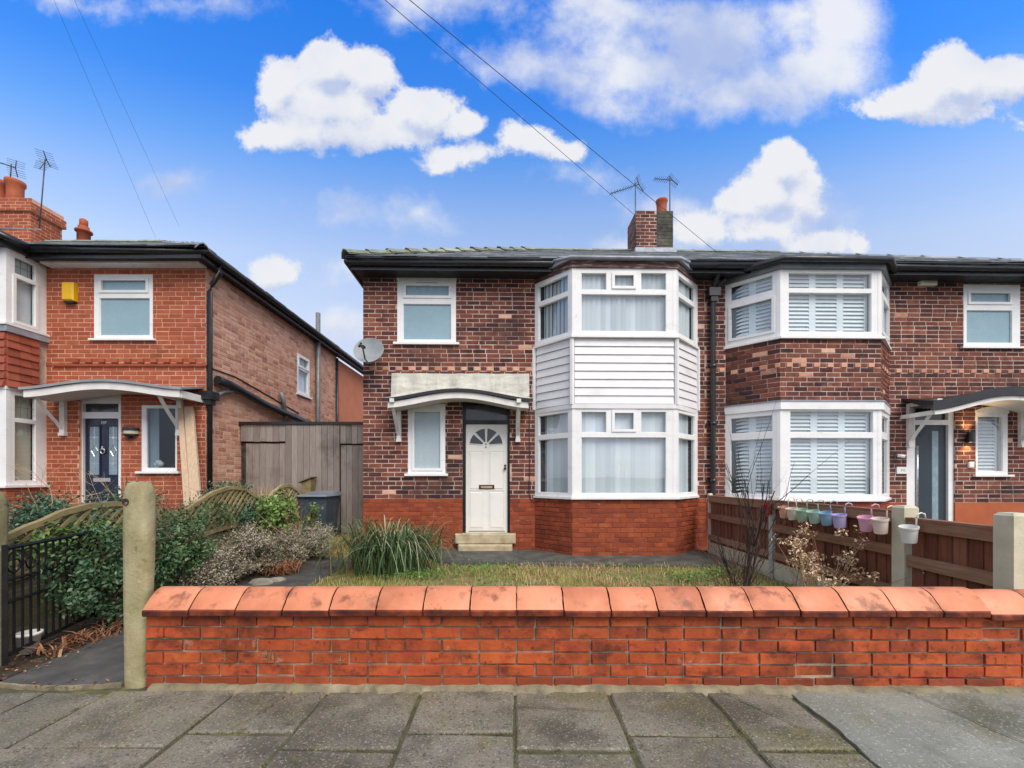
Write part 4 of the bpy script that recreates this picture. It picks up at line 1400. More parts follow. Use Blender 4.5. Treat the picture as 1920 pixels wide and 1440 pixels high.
for (h0, h1) in ((bh['s1'], bh['top']), (bh['s0'], bh['w1'])):
    hm = h1 - (h1 - h0) * .31
    mb = MB()
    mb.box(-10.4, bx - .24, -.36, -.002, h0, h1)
    part('room_shade', mb, 'room_shade', HL)  # dark-coloured block in place of the shade inside the box bay
    for f in baf:
        if f.th:
            window(HL, f, (.06, f.len, h0, h1), [(.12, f.len - .17, hm + .03, h1 - .07), (.12, f.len - .17, h0 + .07, hm - .03)], (1,) if h0 > 2 else (), d=0.0, depth=.06,
                   back='cream_blind' if h0 < 2 else 'blind', glass='glass', lead=(0,), name='bay_window')
        else:
            L = []
            for k in range(3):
                a0, a1 = .1 + k * .8, .1 + k * .8 + .7
                L += [(a0, a1, hm + .03, h1 - .07), (a0, a1, h0 + .07, hm - .03)]
            window(HL, f, (0, f.len - .06, h0, h1), L, (), d=0.0, depth=.06, back='cream_blind' if h0 < 2 else 'blind', name='bay_window')
    mb = MB()
    mb.box(bx - .06, bx + .004, -.604, -.54, h0, h1)
    part('corner_post', mb, 'upvc', HL)
    mb = MB()
    mb.box(-10.65, bx + .06, -.66, .0, h0 - .035, h0 - .001)
    part('bay_sill', mb, 'upvc', HL)
    mb = MB()
    mb.box(-10.6, bx + .015, -.615, .0, h1 + .001, h1 + (.05 if h0 < 2 else .02))
    part('bay_head', mb, 'upvc', HL)
window(HL, F0, lw_up, [PR(FL, 190, 525, 276, 546), PR(FL, 187, 559, 281, 629)], (0,), glass='frost', sill=(.06, .03, .055), d=.006)
window(HL, F0, lw_lo, [PR(FL, 274, 765, 329, 878)], (), glass='glass_dark', back='curtain', sill=(.07, .035, .06), d=.004)
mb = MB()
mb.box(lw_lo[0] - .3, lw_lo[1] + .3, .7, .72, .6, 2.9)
part('room_shade', mb, 'room_shade', HL)  # panel coloured dark for the dim interior behind the lower window
window(HL, sf, lsw, [(3.27, 3.78, 4.08, 4.31), (3.27, 3.78, 3.46, 4.0)], (0,), back='blind', sill=(.05, .04, .05), d=.0)
# door
fz = -.08
dl = PR(FL, 158, 785, 225, 1003, .08)
tr = PR(FL, 158, 757, 225, 773, .08)
mb = MB()
for r in minus(ld, [tr, (dl[0], dl[1], ld[2] - .1, dl[3])]):
    mb.fbox(F0, *r, fz - .08, fz + .03)
part('door_frame', mb, 'upvc', HL)
mb = MB()
mb.poly([F0.p(tr[0], tr[2], fz - .03), F0.p(tr[1], tr[2], fz - .03), F0.p(tr[1], tr[3], fz - .03), F0.p(tr[0], tr[3], fz - .03)])
part('transom_pane', mb, 'dark_glass', HL)
mb = MB()
mb.fbox(F0, dl[0] + .004, dl[1] - .004, ld[2] + .01, dl[3] - .004, fz - .06, fz - .015)
dN = part('front_door', mb, 'door_navy', HL)
fd = fz - .015
for (x0, x1) in ((168.5, 187), (204.5, 221.5)):
    r = PR(FL, x0, 800, x1, 890, .095)
    mb = MB()
    mb.fbox(F0, *r, fd, fd + .003)
    g = part('door_light', mb, 'navy_glass', dN)
    mb = MB()
    for q in minus((r[0] - .022, r[1] + .022, r[2] - .022, r[3] + .022), [r]):
        mb.fbox(F0, *q, fd, fd + .014)
    part('light_moulding', mb, 'door_navy', dN)
    xm, ym = (r[0] + r[1]) / 2, (r[2] + r[3]) / 2
    mb = MB()
    dia = [(xm, ym - .1), (xm + .055, ym), (xm, ym + .1), (xm - .055, ym), (xm, ym - .1)]
    mb.tube([F0.p(x, y, fd + .005) for x, y in dia], .005, 4, False)
    for yy in (ym - .23, ym + .23):
        mb.fbox(F0, r[0], r[1], yy - .004, yy + .004, fd + .003, fd + .006)
        mb.fbox(F0, xm - .018, xm + .018, yy - .018, yy + .018, fd + .0031, fd + .009)
    mb.fbox(F0, xm - .004, xm + .004, ym + .1, r[3], fd + .0032, fd + .006)
    mb.fbox(F0, xm - .004, xm + .004, r[2], ym - .1, fd + .0032, fd + .006)
    part('leading', mb, 'steel', g)
r = PR(FL, 176, 896, 208, 903.5, .095)
mb = MB()
mb.chbox(F0, *r, fd, fd + .018, .005)
part('letterbox', mb, 'steel', dN)
mb = MB()
p = (U(FL, 194.5, .095), Hh(FL, 194, 846, .095))
ring = [F0.p(p[0] + .036 * math.cos(a), p[1] + .045 * math.sin(a), fd + .02) for a in [2 * math.pi * i / 14 for i in range(15)]]
mb.tube(ring, .011, 6)
mb.fbox(F0, p[0] - .014, p[0] + .014, p[1] + .03, p[1] + .085, fd, fd + .03)
part('door_knocker', mb, 'steel', dN)
text_part('107', .07, 'steel', dN, F0, U(FL, 195, .095), Hh(FL, 195, 793, .095), fd + .004)
canopy(HL, U(FL, 44, -.0) + .62, uL1 - .03, Hh(FL, 200, 727, -.55) + .13, Hh(FL, 200, 727, -.55), .13, .55, .115, 'slate', edge='slate', edge_t=.035, over=.05)
for u in (U(FL, 122), U(FL, 340)):
    bracket(HL, u, Hh(FL, 200, 745), .5, .62, .085)
roof(HL, uL0, uL1 + .24, False, True, TL + .13, -.40, 6.2, 1.84)
eaves(HL, [(bx, 0), (uL1, 0), (uL1, 10.4)], [(bx, -.31), (uL1 + .16, -.31), (uL1 + .16, 10.4)], TL - .02, TL + .08)
mb = MB()
mb.box(bx + .1, uL1 + .02, -.2, -.002, TL - .055, TL - .022)
part('soffit_board', mb, 'upvc', HL)
mb = MB()
mb.box(-10.7, bx + .08, -.72, -.31, TL - .015, TL + .16)
part('bay_eaves', mb, 'soffit', HL)
mb = MB()
mb.tube([(-10.8, -.78, TL + .1), (bx + .14, -.78, TL + .1), (bx + .16, -.36, TL + .09)], .058, 10)
part('bay_gutter', mb, 'black', HL)
mb = MB()
sl = MB()
slate_plane(sl, (-10.8, -.8, TL + .17), (1, 0, 0), (0, .87, .49), (0, -.49, .87), 0, .6, lambda y: 0, lambda y: 10.8 + bx + .12)
part('bay_slates', sl, 'slate', HL, kind='stuff')
# rainwater and waste pipes at the corner
px_u = uL1 + .06
mb = MB()
mb.tube([(uL1 + .22, .05, TL + .04), (uL1 + .22, .05, TL - .12), (uL1 + .09, .03, TL - .32), (px_u, .02, TL - .45), (px_u, .02, .3)], .042, 10)
dp = part('downpipe', mb, 'black', HL)
hh2 = Hh(FL, 390, 742)
mb = MB()
mb.box(px_u - .09, px_u + .1, -.09, .12, hh2 - .07, hh2 + .07)
mb.box(px_u - .05, px_u + .06, -.05, .08, hh2 - .16, hh2 - .0705)
part('hopper', mb, 'black', dp)
def side_pt(px, py, off=.07):
    u = uL1 + off
    y = (u) / ((px - CX) / FPX)
    return (u, y - 7.5, EYE + (CY - py) / FPX * y)
mb = MB()
mb.tube([side_pt(408, 712, .1), side_pt(432, 722, .1), side_pt(500, 760, .1), side_pt(560, 786, .1), side_pt(590, 798, .1)], .075, 10)
part('waste_pipe', mb, 'black', HL)
mb = MB()
mb.tube([(px_u, .08, hh2 - .02), side_pt(420, 735), side_pt(436, 734), side_pt(446, 733)], .034, 8)
part('waste_pipe', mb, 'grey_trim', HL)
mb = MB()
y = 11.65 - 7.5
mb.tube([(uL1 + .09, y, .4), (uL1 + .09, y, 5.72)], .06, 10)
part('soil_pipe', mb, 'zinc', HL)
mb = MB()
mb.tube([side_pt(526, 735, .09), side_pt(532, 755, .09), side_pt(537, 800, .09)], .05, 8)
part('vent_pipe', mb, 'zinc', HL)
mb = MB()
mb.tube([(uL1 + .06, 5.5, .3), (uL1 + .06, 5.5, TL - .1)], .04, 8)
part('rear_downpipe', mb, 'black', HL)
mb = MB()
mb.tube([side_pt(395, 690, .012), side_pt(440, 706, .012), side_pt(500, 740, .012), side_pt(560, 775, .012)], .012, 5)
part('wall_cable', mb, 'cable', HL)
# chimney stack on the party wall
cv = 2.5
c1 = U(FL, 62, cv)
c0 = c1 - 1.0
ct = Hh(FL, 40, 372, cv)
mb = MB()
mb.box(c0, c1 - .06, cv, cv + .7, 6.2, ct - .3)
mb.box(c0 - .02, c1, cv - .05, cv + .75, ct - .2995, ct - .1)
mb.box(c0, c1 - .03, cv - .02, cv + .72, ct - .0995, ct)
chl = part('chimney', mb, 'mortar_orange', HL)
cb = []
course_bricks(Face(0, cv), c0, c1 - .06, 6.2, ct - .3, [], 'brick_orange', cb)
course_bricks(Face(0, cv - .05), c0 - .02, c1, ct - .3, ct - .1, [], 'brick_orange', cb)
course_bricks(Face(0, cv - .02), c0, c1 - .03, ct - .1, ct, [], 'brick_orange', cb)
course_bricks(Face(c1 - .06, cv, 90), 0, .7, 6.2, ct - .3, [], 'brick_orange', cb)
course_bricks(Face(c1, cv - .05, 90), 0, .8, ct - .3, ct - .1, [], 'brick_orange', cb)
finish_bricks(chl, cb, 100)
ph = Hh(FL, 28, 335, cv + .2) - ct
for (px, s) in ((24, 1), (-8, 1)):
    mb = MB()
    mb.lathe([(.17, -.05), (.17, 0), (.15, ph * .4), (.155, ph * .8), (.185, ph * .88), (.185, ph), (.14, ph), (.13, 0)], 18, (U(FL, px, cv + .25), cv + .3, ct))
    part('chimney_pot', mb, 'brick_orange', chl)
# small terracotta ridge terminal further along
mb = MB()
rt = FL.at(157, 455, 3.2)
mb.lathe([(.13, -.3), (.13, .12), (.17, .13), (.17, .17), (.11, .19), (.11, .27), (.0, .27)], 14, (rt[0], 3.2, rt[1] + .12))
mb.lathe([(.06, 0), (.085, .03), (.085, .17), (.05, .2), (0, .2)], 12, (rt[0], 3.2, rt[1] + .38))
part('ridge_terminal', mb, 'brick_orange', HL)

# ---------- things fixed to the houses
o = thing('alarm_box', FL, (U(FL, 136), 0, Hh(FL, 136, 570)), 'yellow alarm box on the orange brick wall beside the upper window', 'alarm box')
mb = MB()
r = PR(FL, 125, 533, 147, 567)
mb.chbox(F0, *r, .003, .1, .02)
part('cover', mb, 'yellow', o)
mb = MB()
mb.fbox(F0, r[0] + .02, r[1] - .02, r[2] - .03, r[2] - .001, .004, .07)
part('base', mb, 'black', o)
o = thing('alarm_box', FA, (U(FA, 1736), 0, Hh(FA, 1736, 537)), 'cream lettered alarm box high under the black gutter by the shuttered bay', 'alarm box')
mb = MB()
r = PR(FA, 1719.5, 521, 1751.5, 537)
mb.chbox(F0, *r, .003, .075, .018)
part('cover', mb, 'cream', o)
text_part('JET', .07, 'ink', o, F0, (r[0] + r[1]) / 2 - .02, (r[2] + r[3]) / 2 + .025, .0755)
mb = MB()
mb.fbox(F0, r[0] + .06, r[1] - .03, r[2] + .045, r[2] + .052, .0745, .0765)
part('printed_line', mb, 'ink', o)

o = thing('wall_lamp', FL, (U(FL, 238), 0, Hh(FL, 238, 820)), 'black half-covered bulkhead lamp with cream lens beside the navy door', 'wall lamp')
lu, lh = U(FL, 240, -.08), Hh(FL, 240, 807, -.08)
mb = MB()
for (z0, z1, w_, dd) in ((.0, .055, .135, .12),):
    n = 12
    pl = [(lu + w_ * math.cos(math.pi + math.pi * i / n), -.002 + dd * math.sin(math.pi + math.pi * i / n)) for i in range(n + 1)]
    mb.prism(pl, lh + .0, lh + .05)
part('hood', mb, 'black', o)
mb = MB()
pl = [(lu + .12 * math.cos(math.pi + math.pi * i / n), -.002 + .11 * math.sin(math.pi + math.pi * i / n)) for i in range(n + 1)]
mb.prism(pl, lh - .055, lh - .0005)
part('lens', mb, 'opal', o)
mb = MB()
pl = [(lu + .12 * math.cos(math.pi + math.pi * i / n), -.002 + .112 * math.sin(math.pi + math.pi * i / n)) for i in range(n + 1)]
mb.prism(pl, lh - .085, lh - .0555)
mb.lathe([(.0, -.05), (.03, -.045), (.035, 0), (.0, .005)], 10, (lu, -.05, lh - .09))
part('base', mb, 'black', o)

o = thing('wall_lamp', FA, (U(FA, 1812), 0, Hh(FA, 1812, 820)), 'lit black up-and-down lamp between the grey door and arched window', 'wall lamp')
lu, lh = U(FA, 1819, -.06), Hh(FA, 1819, 820, -.06)
mb = MB()
mb.tube([(lu, -.07, lh - .09), (lu, -.07, lh + .09)], .048, 14, cap=False)
mb.box(lu - .02, lu + .02, -.03, -.003, lh - .03, lh + .03)
part('body', mb, 'black', o)
for s in (-1, 1):
    mb = MB()
    mb.tube([(lu, -.07, lh + s * .083), (lu, -.07, lh + s * .086)], .044, 14)
    part('lens', mb, 'warm', o)
    L = bpy.data.lights.new('lamp_light', 'SPOT')
    L.energy = 9
    L.color = (1, .62, .28)
    L.spot_size = rad(120)
    L.spot_blend = .6
    L.shadow_soft_size = .03
    lo_ = bpy.data.objects.new('lamp_light', L)
    COL.objects.link(lo_)
    lo_.parent = o
    at_ = ORG[o.name][0]
    lo_.location = (lu - at_[0], -.075 - at_[1], lh + s * .1 - at_[2])
    lo_.rotation_euler = (rad(180) if s > 0 else 0, 0, 0)

o = thing('security_camera', FA, (U(FA, 1688), 0, Hh(FA, 1688, 860)), 'small white camera on the brickwork left of the grey door', 'camera')
cu_, ch2 = U(FA, 1687, -.05), Hh(FA, 1687, 855, -.05)
mb = MB()
mb.tube([(cu_ - .05, -.003, ch2 + .02), (cu_ - .03, -.06, ch2 + .01)], .016, 8)
part('arm', mb, 'zinc', o)
mb = MB()
mb.tube([(cu_ - .04, -.05, ch2 + .01), (cu_ + .035, -.12, ch2 - .012)], .03, 12)
part('housing', mb, 'upvc', o)
o = thing('house_number_plate', FA, (U(FA, 1691), 0, Hh(FA, 1691, 888)), 'white number plate on the brickwork under the small camera', 'number plate')
r = PR(FA, 1680, 875.5, 1702.5, 888.5)
mb = MB()
mb.chbox(F0, *r, .006, .02, .004)
part('plate', mb, 'upvc', o)
text_part('111', .06, 'ink', o, F0, (r[0] + r[1]) / 2, (r[2] + r[3]) / 2, .021)
o = thing('doorbell', FA, (U(FA, 1818), 0, Hh(FA, 1818, 878)), 'white and black doorbell box below the lit wall lamp', 'doorbell')
mb = MB()
r = PR(FA, 1813.5, 866, 1823.5, 877)
mb.chbox(F0, *r, .004, .04, .01)
part('cover', mb, 'upvc', o)
mb = MB()
mb.fbox(F0, r[0] + .005, r[1] - .005, r[3] + .001, r[3] + .03, .004, .03)
part('bracket', mb, 'black', o)


def aerial(F, u, v, h0, h1, boom_dir, boom_len, n_el, el_len, label, tilt=0.0, reflector=True, extra=None, el_dir=None, group='roof aerials'):
    o = thing('tv_aerial', F, (u, v, h0), label, 'aerial', group)
    mb = MB()
    lean = .0 if not extra else extra
    mb.tube([(u, v, h0), (u + lean, v, h1)], .013, 6)
    part('mast', mb, 'aerial', o)
    d = Vector(boom_dir).normalized()
    s = Vector(el_dir).normalized() if el_dir else d.cross(Vector((0, 0, 1))).normalized()
    c = Vector((u + lean, v, h1 - .06))
    mb = MB()
    mb.tube([c - d * .12, c + d * boom_len], .009, 6)
    part('boom', mb, 'aerial', o)
    for i in range(n_el):
        p = c + d * (boom_len * (i + 1) / n_el)
        L = el_len * (1 - .35 * i / n_el)
        mb = MB()
        mb.tube([p - s * L / 2, p + s * L / 2], .005, 5)
        part('element', mb, 'aerial', o)
    if reflector:
        mb = MB()
        up = d.cross(s)
        for k in (-1, 1):
            for j in range(4):
                p = c - d * .1 + up * k * (.03 + .045 * j) - d * .01 * j
                mb.tube([p - s * el_len * .55, p + s * el_len * .55], .0045, 5)
            mb.tube([c - d * .1, c - d * .14 + up * k * .18], .01, 5)
        part('reflector', mb, 'aerial', o)
    return o


cu0 = U(FA, 1193, 2.45)
aerial(FA, cu0 - .03, 2.42, 6.6, Hh(FA, 1193, 343, 2.42), (-.85, -.25, -.43), .72, 9, .2, 'tall aerial with long drooping boom on the dark brick chimney', el_dir=(.25, -.9, .1))
cu1 = U(FA, 1256, 2.9)
aerial(FA, cu1, 2.9, Hh(FA, 1256, 400, 2.9), Hh(FA, 1256, 333, 2.9), (-.8, -.5, -.3), .6, 8, .16, 'aerial with dark reflector behind the orange chimney pot', el_dir=(.4, -.7, .5))
aerial(FL, U(FL, 74, 2.4), 2.4, Hh(FL, 74, 428, 2.4), Hh(FL, 84, 298, 2.4), (.25, -.5, -.75), .4, 5, .32, 'leaning aerial beside the orange brick chimney', extra=.13, el_dir=(1, .2, -.25))
aerial(FL, U(FL, 19, 2.8), 2.8, Hh(FL, 19, 340, 2.8), Hh(FL, 22, 308, 2.8), (.1, -.9, -.3), .3, 3, .34, 'short aerial above the orange chimney pots', extra=.03, el_dir=(1, .2, -.2))
mb = MB()
q = FL.at(65, 407, 2.45)
mb.tube([(c1, cv + .1, q[1]), (U(FL, 76, 2.4), 2.4, q[1])], .014, 6)
part('aerial_bracket', mb, 'aerial', chl)

# satellite dish on the corner of house A
du, dv, dh = U(FA, 691, -.3), -.3, Hh(FA, 691, 656, -.3)
o = thing('satellite_dish', FA, (U(FA, 684), 0, dh), 'grey satellite dish on the corner of the dark brick house', 'satellite dish')
ax = Vector((-.02, -.93, .3)).normalized()
xx = ax.cross(Vector((0, 0, 1))).normalized()
yy = xx.cross(ax).normalized()
mb = MB()
C0 = Vector((du, dv, dh))
rows_, nn = 6, 26
for sgn, off in ((1, 0.0), (-1, -.008)):
    base = len(mb.v)
    for i in range(rows_ + 1):
        r_ = i / rows_
        for k in range(nn):
            a = 2 * math.pi * k / nn
            p = C0 + xx * (.255 * r_ * math.cos(a)) + yy * (.235 * r_ * math.sin(a)) + ax * (.06 * r_ * r_ - .06 + off)
            mb.v.append(tuple(p))
    for i in range(rows_):
        for k in range(nn):
            k2 = (k + 1) % nn
            q = [base + i * nn + k, base + (i + 1) * nn + k, base + (i + 1) * nn + k2, base + i * nn + k2]
            mb.face(q if sgn > 0 else q[::-1], True)
part('reflector_bowl', mb, 'dish', o)
mb = MB()
low = C0 - yy * .225
foc = C0 + ax * .27 - yy * .12
mb.tube([low, low + ax * .1 - yy * .02, foc], .012, 6)
arm_ = part('feed_arm', mb, 'black', o)
mb = MB()
mb.tube([foc - ax * .01, foc - ax * .07 + yy * .03], .03, 10)
mb.tube([foc + xx * .05, foc + xx * .05 + yy * .09 - ax * .05], .02, 8)
part('receiver', mb, 'black', arm_)
mb = MB()
back = C0 - ax * .07
mb.tube([back, back + Vector((.05, .12, -.05)), Vector((U(FA, 690), -.004, dh - .06))], .018, 8)
mb.box(U(FA, 687), U(FA, 697), -.012, -.006, dh - .16, dh + .02)
part('wall_bracket', mb, 'zinc', o)

# overhead telephone wires from a pole across the street
def wire(p, q, sag, label, r=.0036):
    p, q = Vector(p), Vector(q)
    mb = MB()
    n = 40
    pts = [p.lerp(q, i / n) - Vector((0, 0, sag * 4 * (i / n) * (1 - i / n))) for i in range(n + 1)]
    mb.tube(pts, r, 5)
    solo('telephone_wire', mb, 'cable', FW, tuple(p), label, 'overhead wire', 'overhead telephone wires')
def through(px, py, Y):
    return Vector(((px - CX) / FPX * Y, Y, EYE + (CY - py) / FPX * Y))
e1 = through(1345, 474, 7.3)
g1 = through(768, 0, 3.9)
wire(e1, e1 + (g1 - e1) * 3.6, .0, 'overhead wire running down to the eaves between the two dark brick houses')
e2 = through(1192, 405, 9.9)
g2 = through(722, 0, 5.6)
wire(e2, e2 + (g2 - e2) * 3.4, .0, 'overhead wire running to the dark brick chimney', .0045)
e3 = through(292, 447, 8.2)
g3 = through(95, 0, 5.2)
wire(e3, e3 + (g3 - e3) * 3.0, -.1, 'faint overhead wire reaching the orange brick house roof nearest its chimney', .0016)
e4 = through(336, 425, 8.2)
g4 = through(133, 0, 5.2)
wire(e4, e4 + (g4 - e4) * 3.0, -.1, 'faint overhead wire ending above the orange brick house corner', .0016)

# ------------------------------------------------------------------ ground, road, pavement, garden surfaces
def sheet(name, pts, z, mat, kind='structure', n=1, lumpy=0.0, label=None):
    mb = MB()
    if n == 1:
        mb.poly([(x, y, z) for x, y in pts])
    else:
        (xa, ya), (xb, yb) = pts
        nx, ny = n
        rr = [[R.uniform(-lumpy, lumpy) for _ in range(ny + 1)] for _ in range(nx + 1)]
        base = len(mb.v)
        for i in range(nx + 1):
            for j in range(ny + 1):
                mb.v.append((xa + (xb - xa) * i / nx, ya + (yb - ya) * j / ny, z + rr[i][j]))
        for i in range(nx):
            for j in range(ny):
                q = base + i * (ny + 1) + j
                mb.face([q, q + ny + 1, q + ny + 2, q + 1], True)
    return solo(name, mb, mat, FW, (0, 0, 0), kind=kind)


sheet('ground', [(-900, -900), (900, -900), (900, 900), (-900, 900)], -.2, 'ground')
sheet('road', [(-60, -7.0), (60, -7.0), (60, -.15), (-60, -.15)], -.115, 'road')
mb = MB()
mb.box(-60, 60, -.15, -.02, -.19, .0)
solo('kerb', mb, 'slab_concrete', FW, (0, 0, 0), kind='structure')
mb = MB()
mb.box(-60, 60, -9, -7.0, -.19, .0)
solo('far_pavement', mb, 'slab_concrete', FW, (0, 0, 0), kind='structure')
mb = MB()
mb.box(-20, 20, -.019, 2.72, -.15, -.012)
pave = solo('pavement', mb, 'joint', FW, (0, 0, 0), kind='structure')
# flags in columns across the pavement, cross joints staggered
XS = [-6.6, -6.0, -5.35, -4.75, -4.1, -3.45, -2.80, -2.42, -1.655, -1.105, -.545, .015, .575, 1.155, 1.64]
CR = {7: (2.06, 1.45, .8), 8: (2.185, 1.6, 1.0), 9: (2.04, 1.5, .9), 10: (2.177, 1.6, 1.0), 11: (2.04, 1.45, .8), 12: (2.163, 1.6, 1.0), 13: (2.04, 1.5, .9)}
F_IN = .009
for i in range(len(XS) - 1):
    x0, x1 = XS[i] + F_IN, XS[i + 1] - F_IN
    top = 2.62 if i > 6 else 2.60 + R.uniform(-.01, .03)
    js = CR.get(i, (R.uniform(1.3, 1.7), R.uniform(.7, 1.0)))
    ys = [top, *js, .3, -.01]
    for k in range(len(ys) - 1):
        b, a = ys[k] - F_IN, ys[k + 1] + F_IN
        mb = MB()
        dz = [R.uniform(-.009, .009) for _ in range(4)]
        jt = [R.uniform(-.006, .006) for _ in range(8)]
        c = .012
        # worn outline with softened arrises
        ring = []
        corners = [(x0 + jt[0], a + jt[1]), (x1 + jt[2], a + jt[3]), (x1 + jt[4], b + jt[5]), (x0 + jt[6], b + jt[7])]
        for q in range(4):
            p, r = corners[q], corners[(q + 1) % 4]
            for t in (0, .25, .5, .75):
                ring.append((p[0] + (r[0] - p[0]) * t + R.uniform(-.004, .004), p[1] + (r[1] - p[1]) * t + R.uniform(-.004, .004)))
        cx_, cy_ = (x0 + x1) / 2, (a + b) / 2
        def zt(x, y):
            s, t = (x - x0) / (x1 - x0), (y - a) / (b - a)
            return (dz[0] * (1 - s) + dz[1] * s) * (1 - t) + (dz[3] * (1 - s) + dz[2] * s) * t
        n0 = len(mb.v)
        m = len(ring)
        mb.v += [(x, y, -.05) for x, y in ring]
        mb.v += [(x, y, zt(x, y) - .009) for x, y in ring]
        mb.v += [(cx_ + (x - cx_) * (1 - c / (x1 - x0) * 1.6), cy_ + (y - cy_) * (1 - c / (b - a) * 1.6), zt(x, y)) for x, y in ring]
        for q in range(m):
            q2 = (q + 1) % m
            mb.face([n0 + q, n0 + q2, n0 + m + q2, n0 + m + q])
            mb.face([n0 + m + q, n0 + m + q2, n0 + 2 * m + q2, n0 + 2 * m + q])
        mb.face([n0 + 2 * m + q for q in range(m)])
        part('paving_flag', mb, 'flag', pave)
mb = MB()
pl = []
for i in range(46):
    y = 2.60 - 2.61 * i / 45
    pl.append((1.668 - .03 * (2.6 - y) + .012 * math.sin(y * 9) + R.uniform(-.007, .007), y))
pl += [(9, -.01), (9, 2.60)]
mb.prism(pl, -.05, .004)
part('concrete_slab', mb, 'slab_concrete', pave, label='pale cast concrete crossover slab')
for (p, q) in (((-1.3, 2.6), (-1.42, 2.2)), ((1.25, 2.6), (1.5, 2.17)), ((.02, 2.42), (.57, 2.36)), ((2.35, 2.6), (2.6, 1.6))):
    mb = MB()
    L_, R_ = [], []
    for i in range(17):
        t = i / 16
        x, y = p[0] + (q[0] - p[0]) * t + R.gauss(0, .008), p[1] + (q[1] - p[1]) * t + R.gauss(0, .006)
        w = .0022 * (1 - abs(t - .4)) + .0006
        L_.append((x - w, y - w, .0125))
        R_.append((x + w, y + w, .0125))
    mb.loft(L_, R_, False)
    part('crack', mb, 'joint', pave)
mb = MB()
n = 150
A, B, C_ = [], [], []
for i in range(n + 1):
    x = -2.2 + 8.2 * i / n
    yw = 2.63 + x * -.005
    A.append((x, yw + .02, .035 + R.uniform(-.004, .004)))
    B.append((x, yw - .018 + R.uniform(-.012, .008), .024 + R.uniform(-.008, .006)))
    C_.append((x, yw - .06 + R.uniform(-.02, .02), -.012 + R.uniform(-.003, .004)))
mb.loft(A, B, False)
mb.loft(B, C_, False)
part('mortar_fillet', mb, 'fillet', pave)

# front garden
sheet('lawn', [(-2.42, 2.85), (3.32, 6.9)], .0, 'lawn', n=(30, 22), lumpy=.012)
mb = MB()
fe = [(-3.2 + .78 * i / 14, 2.70 - .045 * math.sin(math.pi * i / 14) + R.uniform(-.006, .006)) for i in range(15)]
mb.prism(fe + [(-2.40, 2.95), (-2.38, 7.6), (-3.35, 7.6), (-3.32, 4.0), (-3.22, 3.0)], -.1, .012)
solo('path', mb, 'asphalt', FW, (0, 0, 0), kind='structure')
mb = MB()
mb.strip_solid([(x, y - .004, .014) for x, y in fe], [(x, y - .004, -.06) for x, y in fe], (0, -.018, 0))
solo('path_edging', mb, 'fillet', FW, (0, 0, 0), kind='structure')
sheet('soil_bed', [(-5.25, 2.75), (-2.96, 7.3)], -.004, 'soil', n=(24, 40), lumpy=.01)
sheet('neighbour_garden', [(-14, 2.75), (-5.25, 7.5)], -.004, 'soil', n=(10, 10), lumpy=.01)
sheet('side_passage', [(-5.3, 7.6), (-2.6, 16)], .004, 'apron', n=(2, 2))
sheet('neighbour_drive', [(3.5, 2.75), (14, 7.8)], -.004, 'slab_concrete', n=(2, 2))
mb = MB()
mb.prism([(-1.05, 6.32), (.1, 6.30), (.1, 7.52), (-2.4, 7.52), (-2.4, 7.0), (-1.3, 6.9)], -.05, .045)
mb.prism([(.1005, 6.28), (1.6, 6.22), (3.3, 6.05), (3.3, 7.58), (.1005, 7.52)], -.05, .03)
solo('apron', mb, 'apron', FW, (0, 0, 0), kind='structure')
mb = MB()
def slab(x0, x1, y0, y1, h):
    m = MB()
    n = 14
    front = [(x0 + (x1 - x0) * i / n, y0 + R.uniform(-.015, .015)) for i in range(n + 1)]
    m.prism(front + [(x1, y1), (x0, y1)], -.02, h)
    return m
o = solo('garden_step', slab(-3.35, -2.45, 6.95, 7.3, .07), 'moss_step', FW, (-2.9, 7.1, 0), 'low mossy step nearest the path', 'step', 'mossy steps by the bin')
o = solo('garden_step', slab(-3.9, -2.42, 7.3, 8.35, .19), 'moss_step', FW, (-3.1, 7.8, 0), 'raised mossy step under the wheeled bin', 'step', 'mossy steps by the bin')

# ------------------------------------------------------------------ front wall
gw = thing('garden_wall', FG, (1.5, .1, 0), 'low orange brick garden wall with rounded terracotta coping along the pavement', 'garden wall')
GH = .452
u0w, u1w = -2.238, 5.6
mb = MB()
mb.box(u0w + .006, u1w, .0115, .21, -.05, GH)
part('wall_core', mb, 'mortar_garden', gw)
bk = []
fg = Face(0, 0)
rows = 6
rh = GH / rows
gb = []
for r in range(rows):
    x = u0w - (.115 if r % 2 == 0 else 0)
    while x < u1w:
        w = .2265
        if R.random() < .05:
            w = .115
        a, b = max(x + .005, u0w), x + w - .006
        x += w
        if b - a < .03:
            continue
        d = R.choice((.001, .002, .003, .004, .004, -.002)) + (-.009 if R.random() < .07 else 0)
        m = 'brick_plinth' if (r == 0 and (a < 1.1 + R.uniform(-.5, .5) or R.random() < .35)) else 'brick_garden'
        e = R.uniform(-.002, .002)
        gb.append((fg, a + R.uniform(-.002, .002), b + R.uniform(-.002, .002), r * rh + .006 + e, (r + 1) * rh - .006 + e, d, m))
BL_V = {}
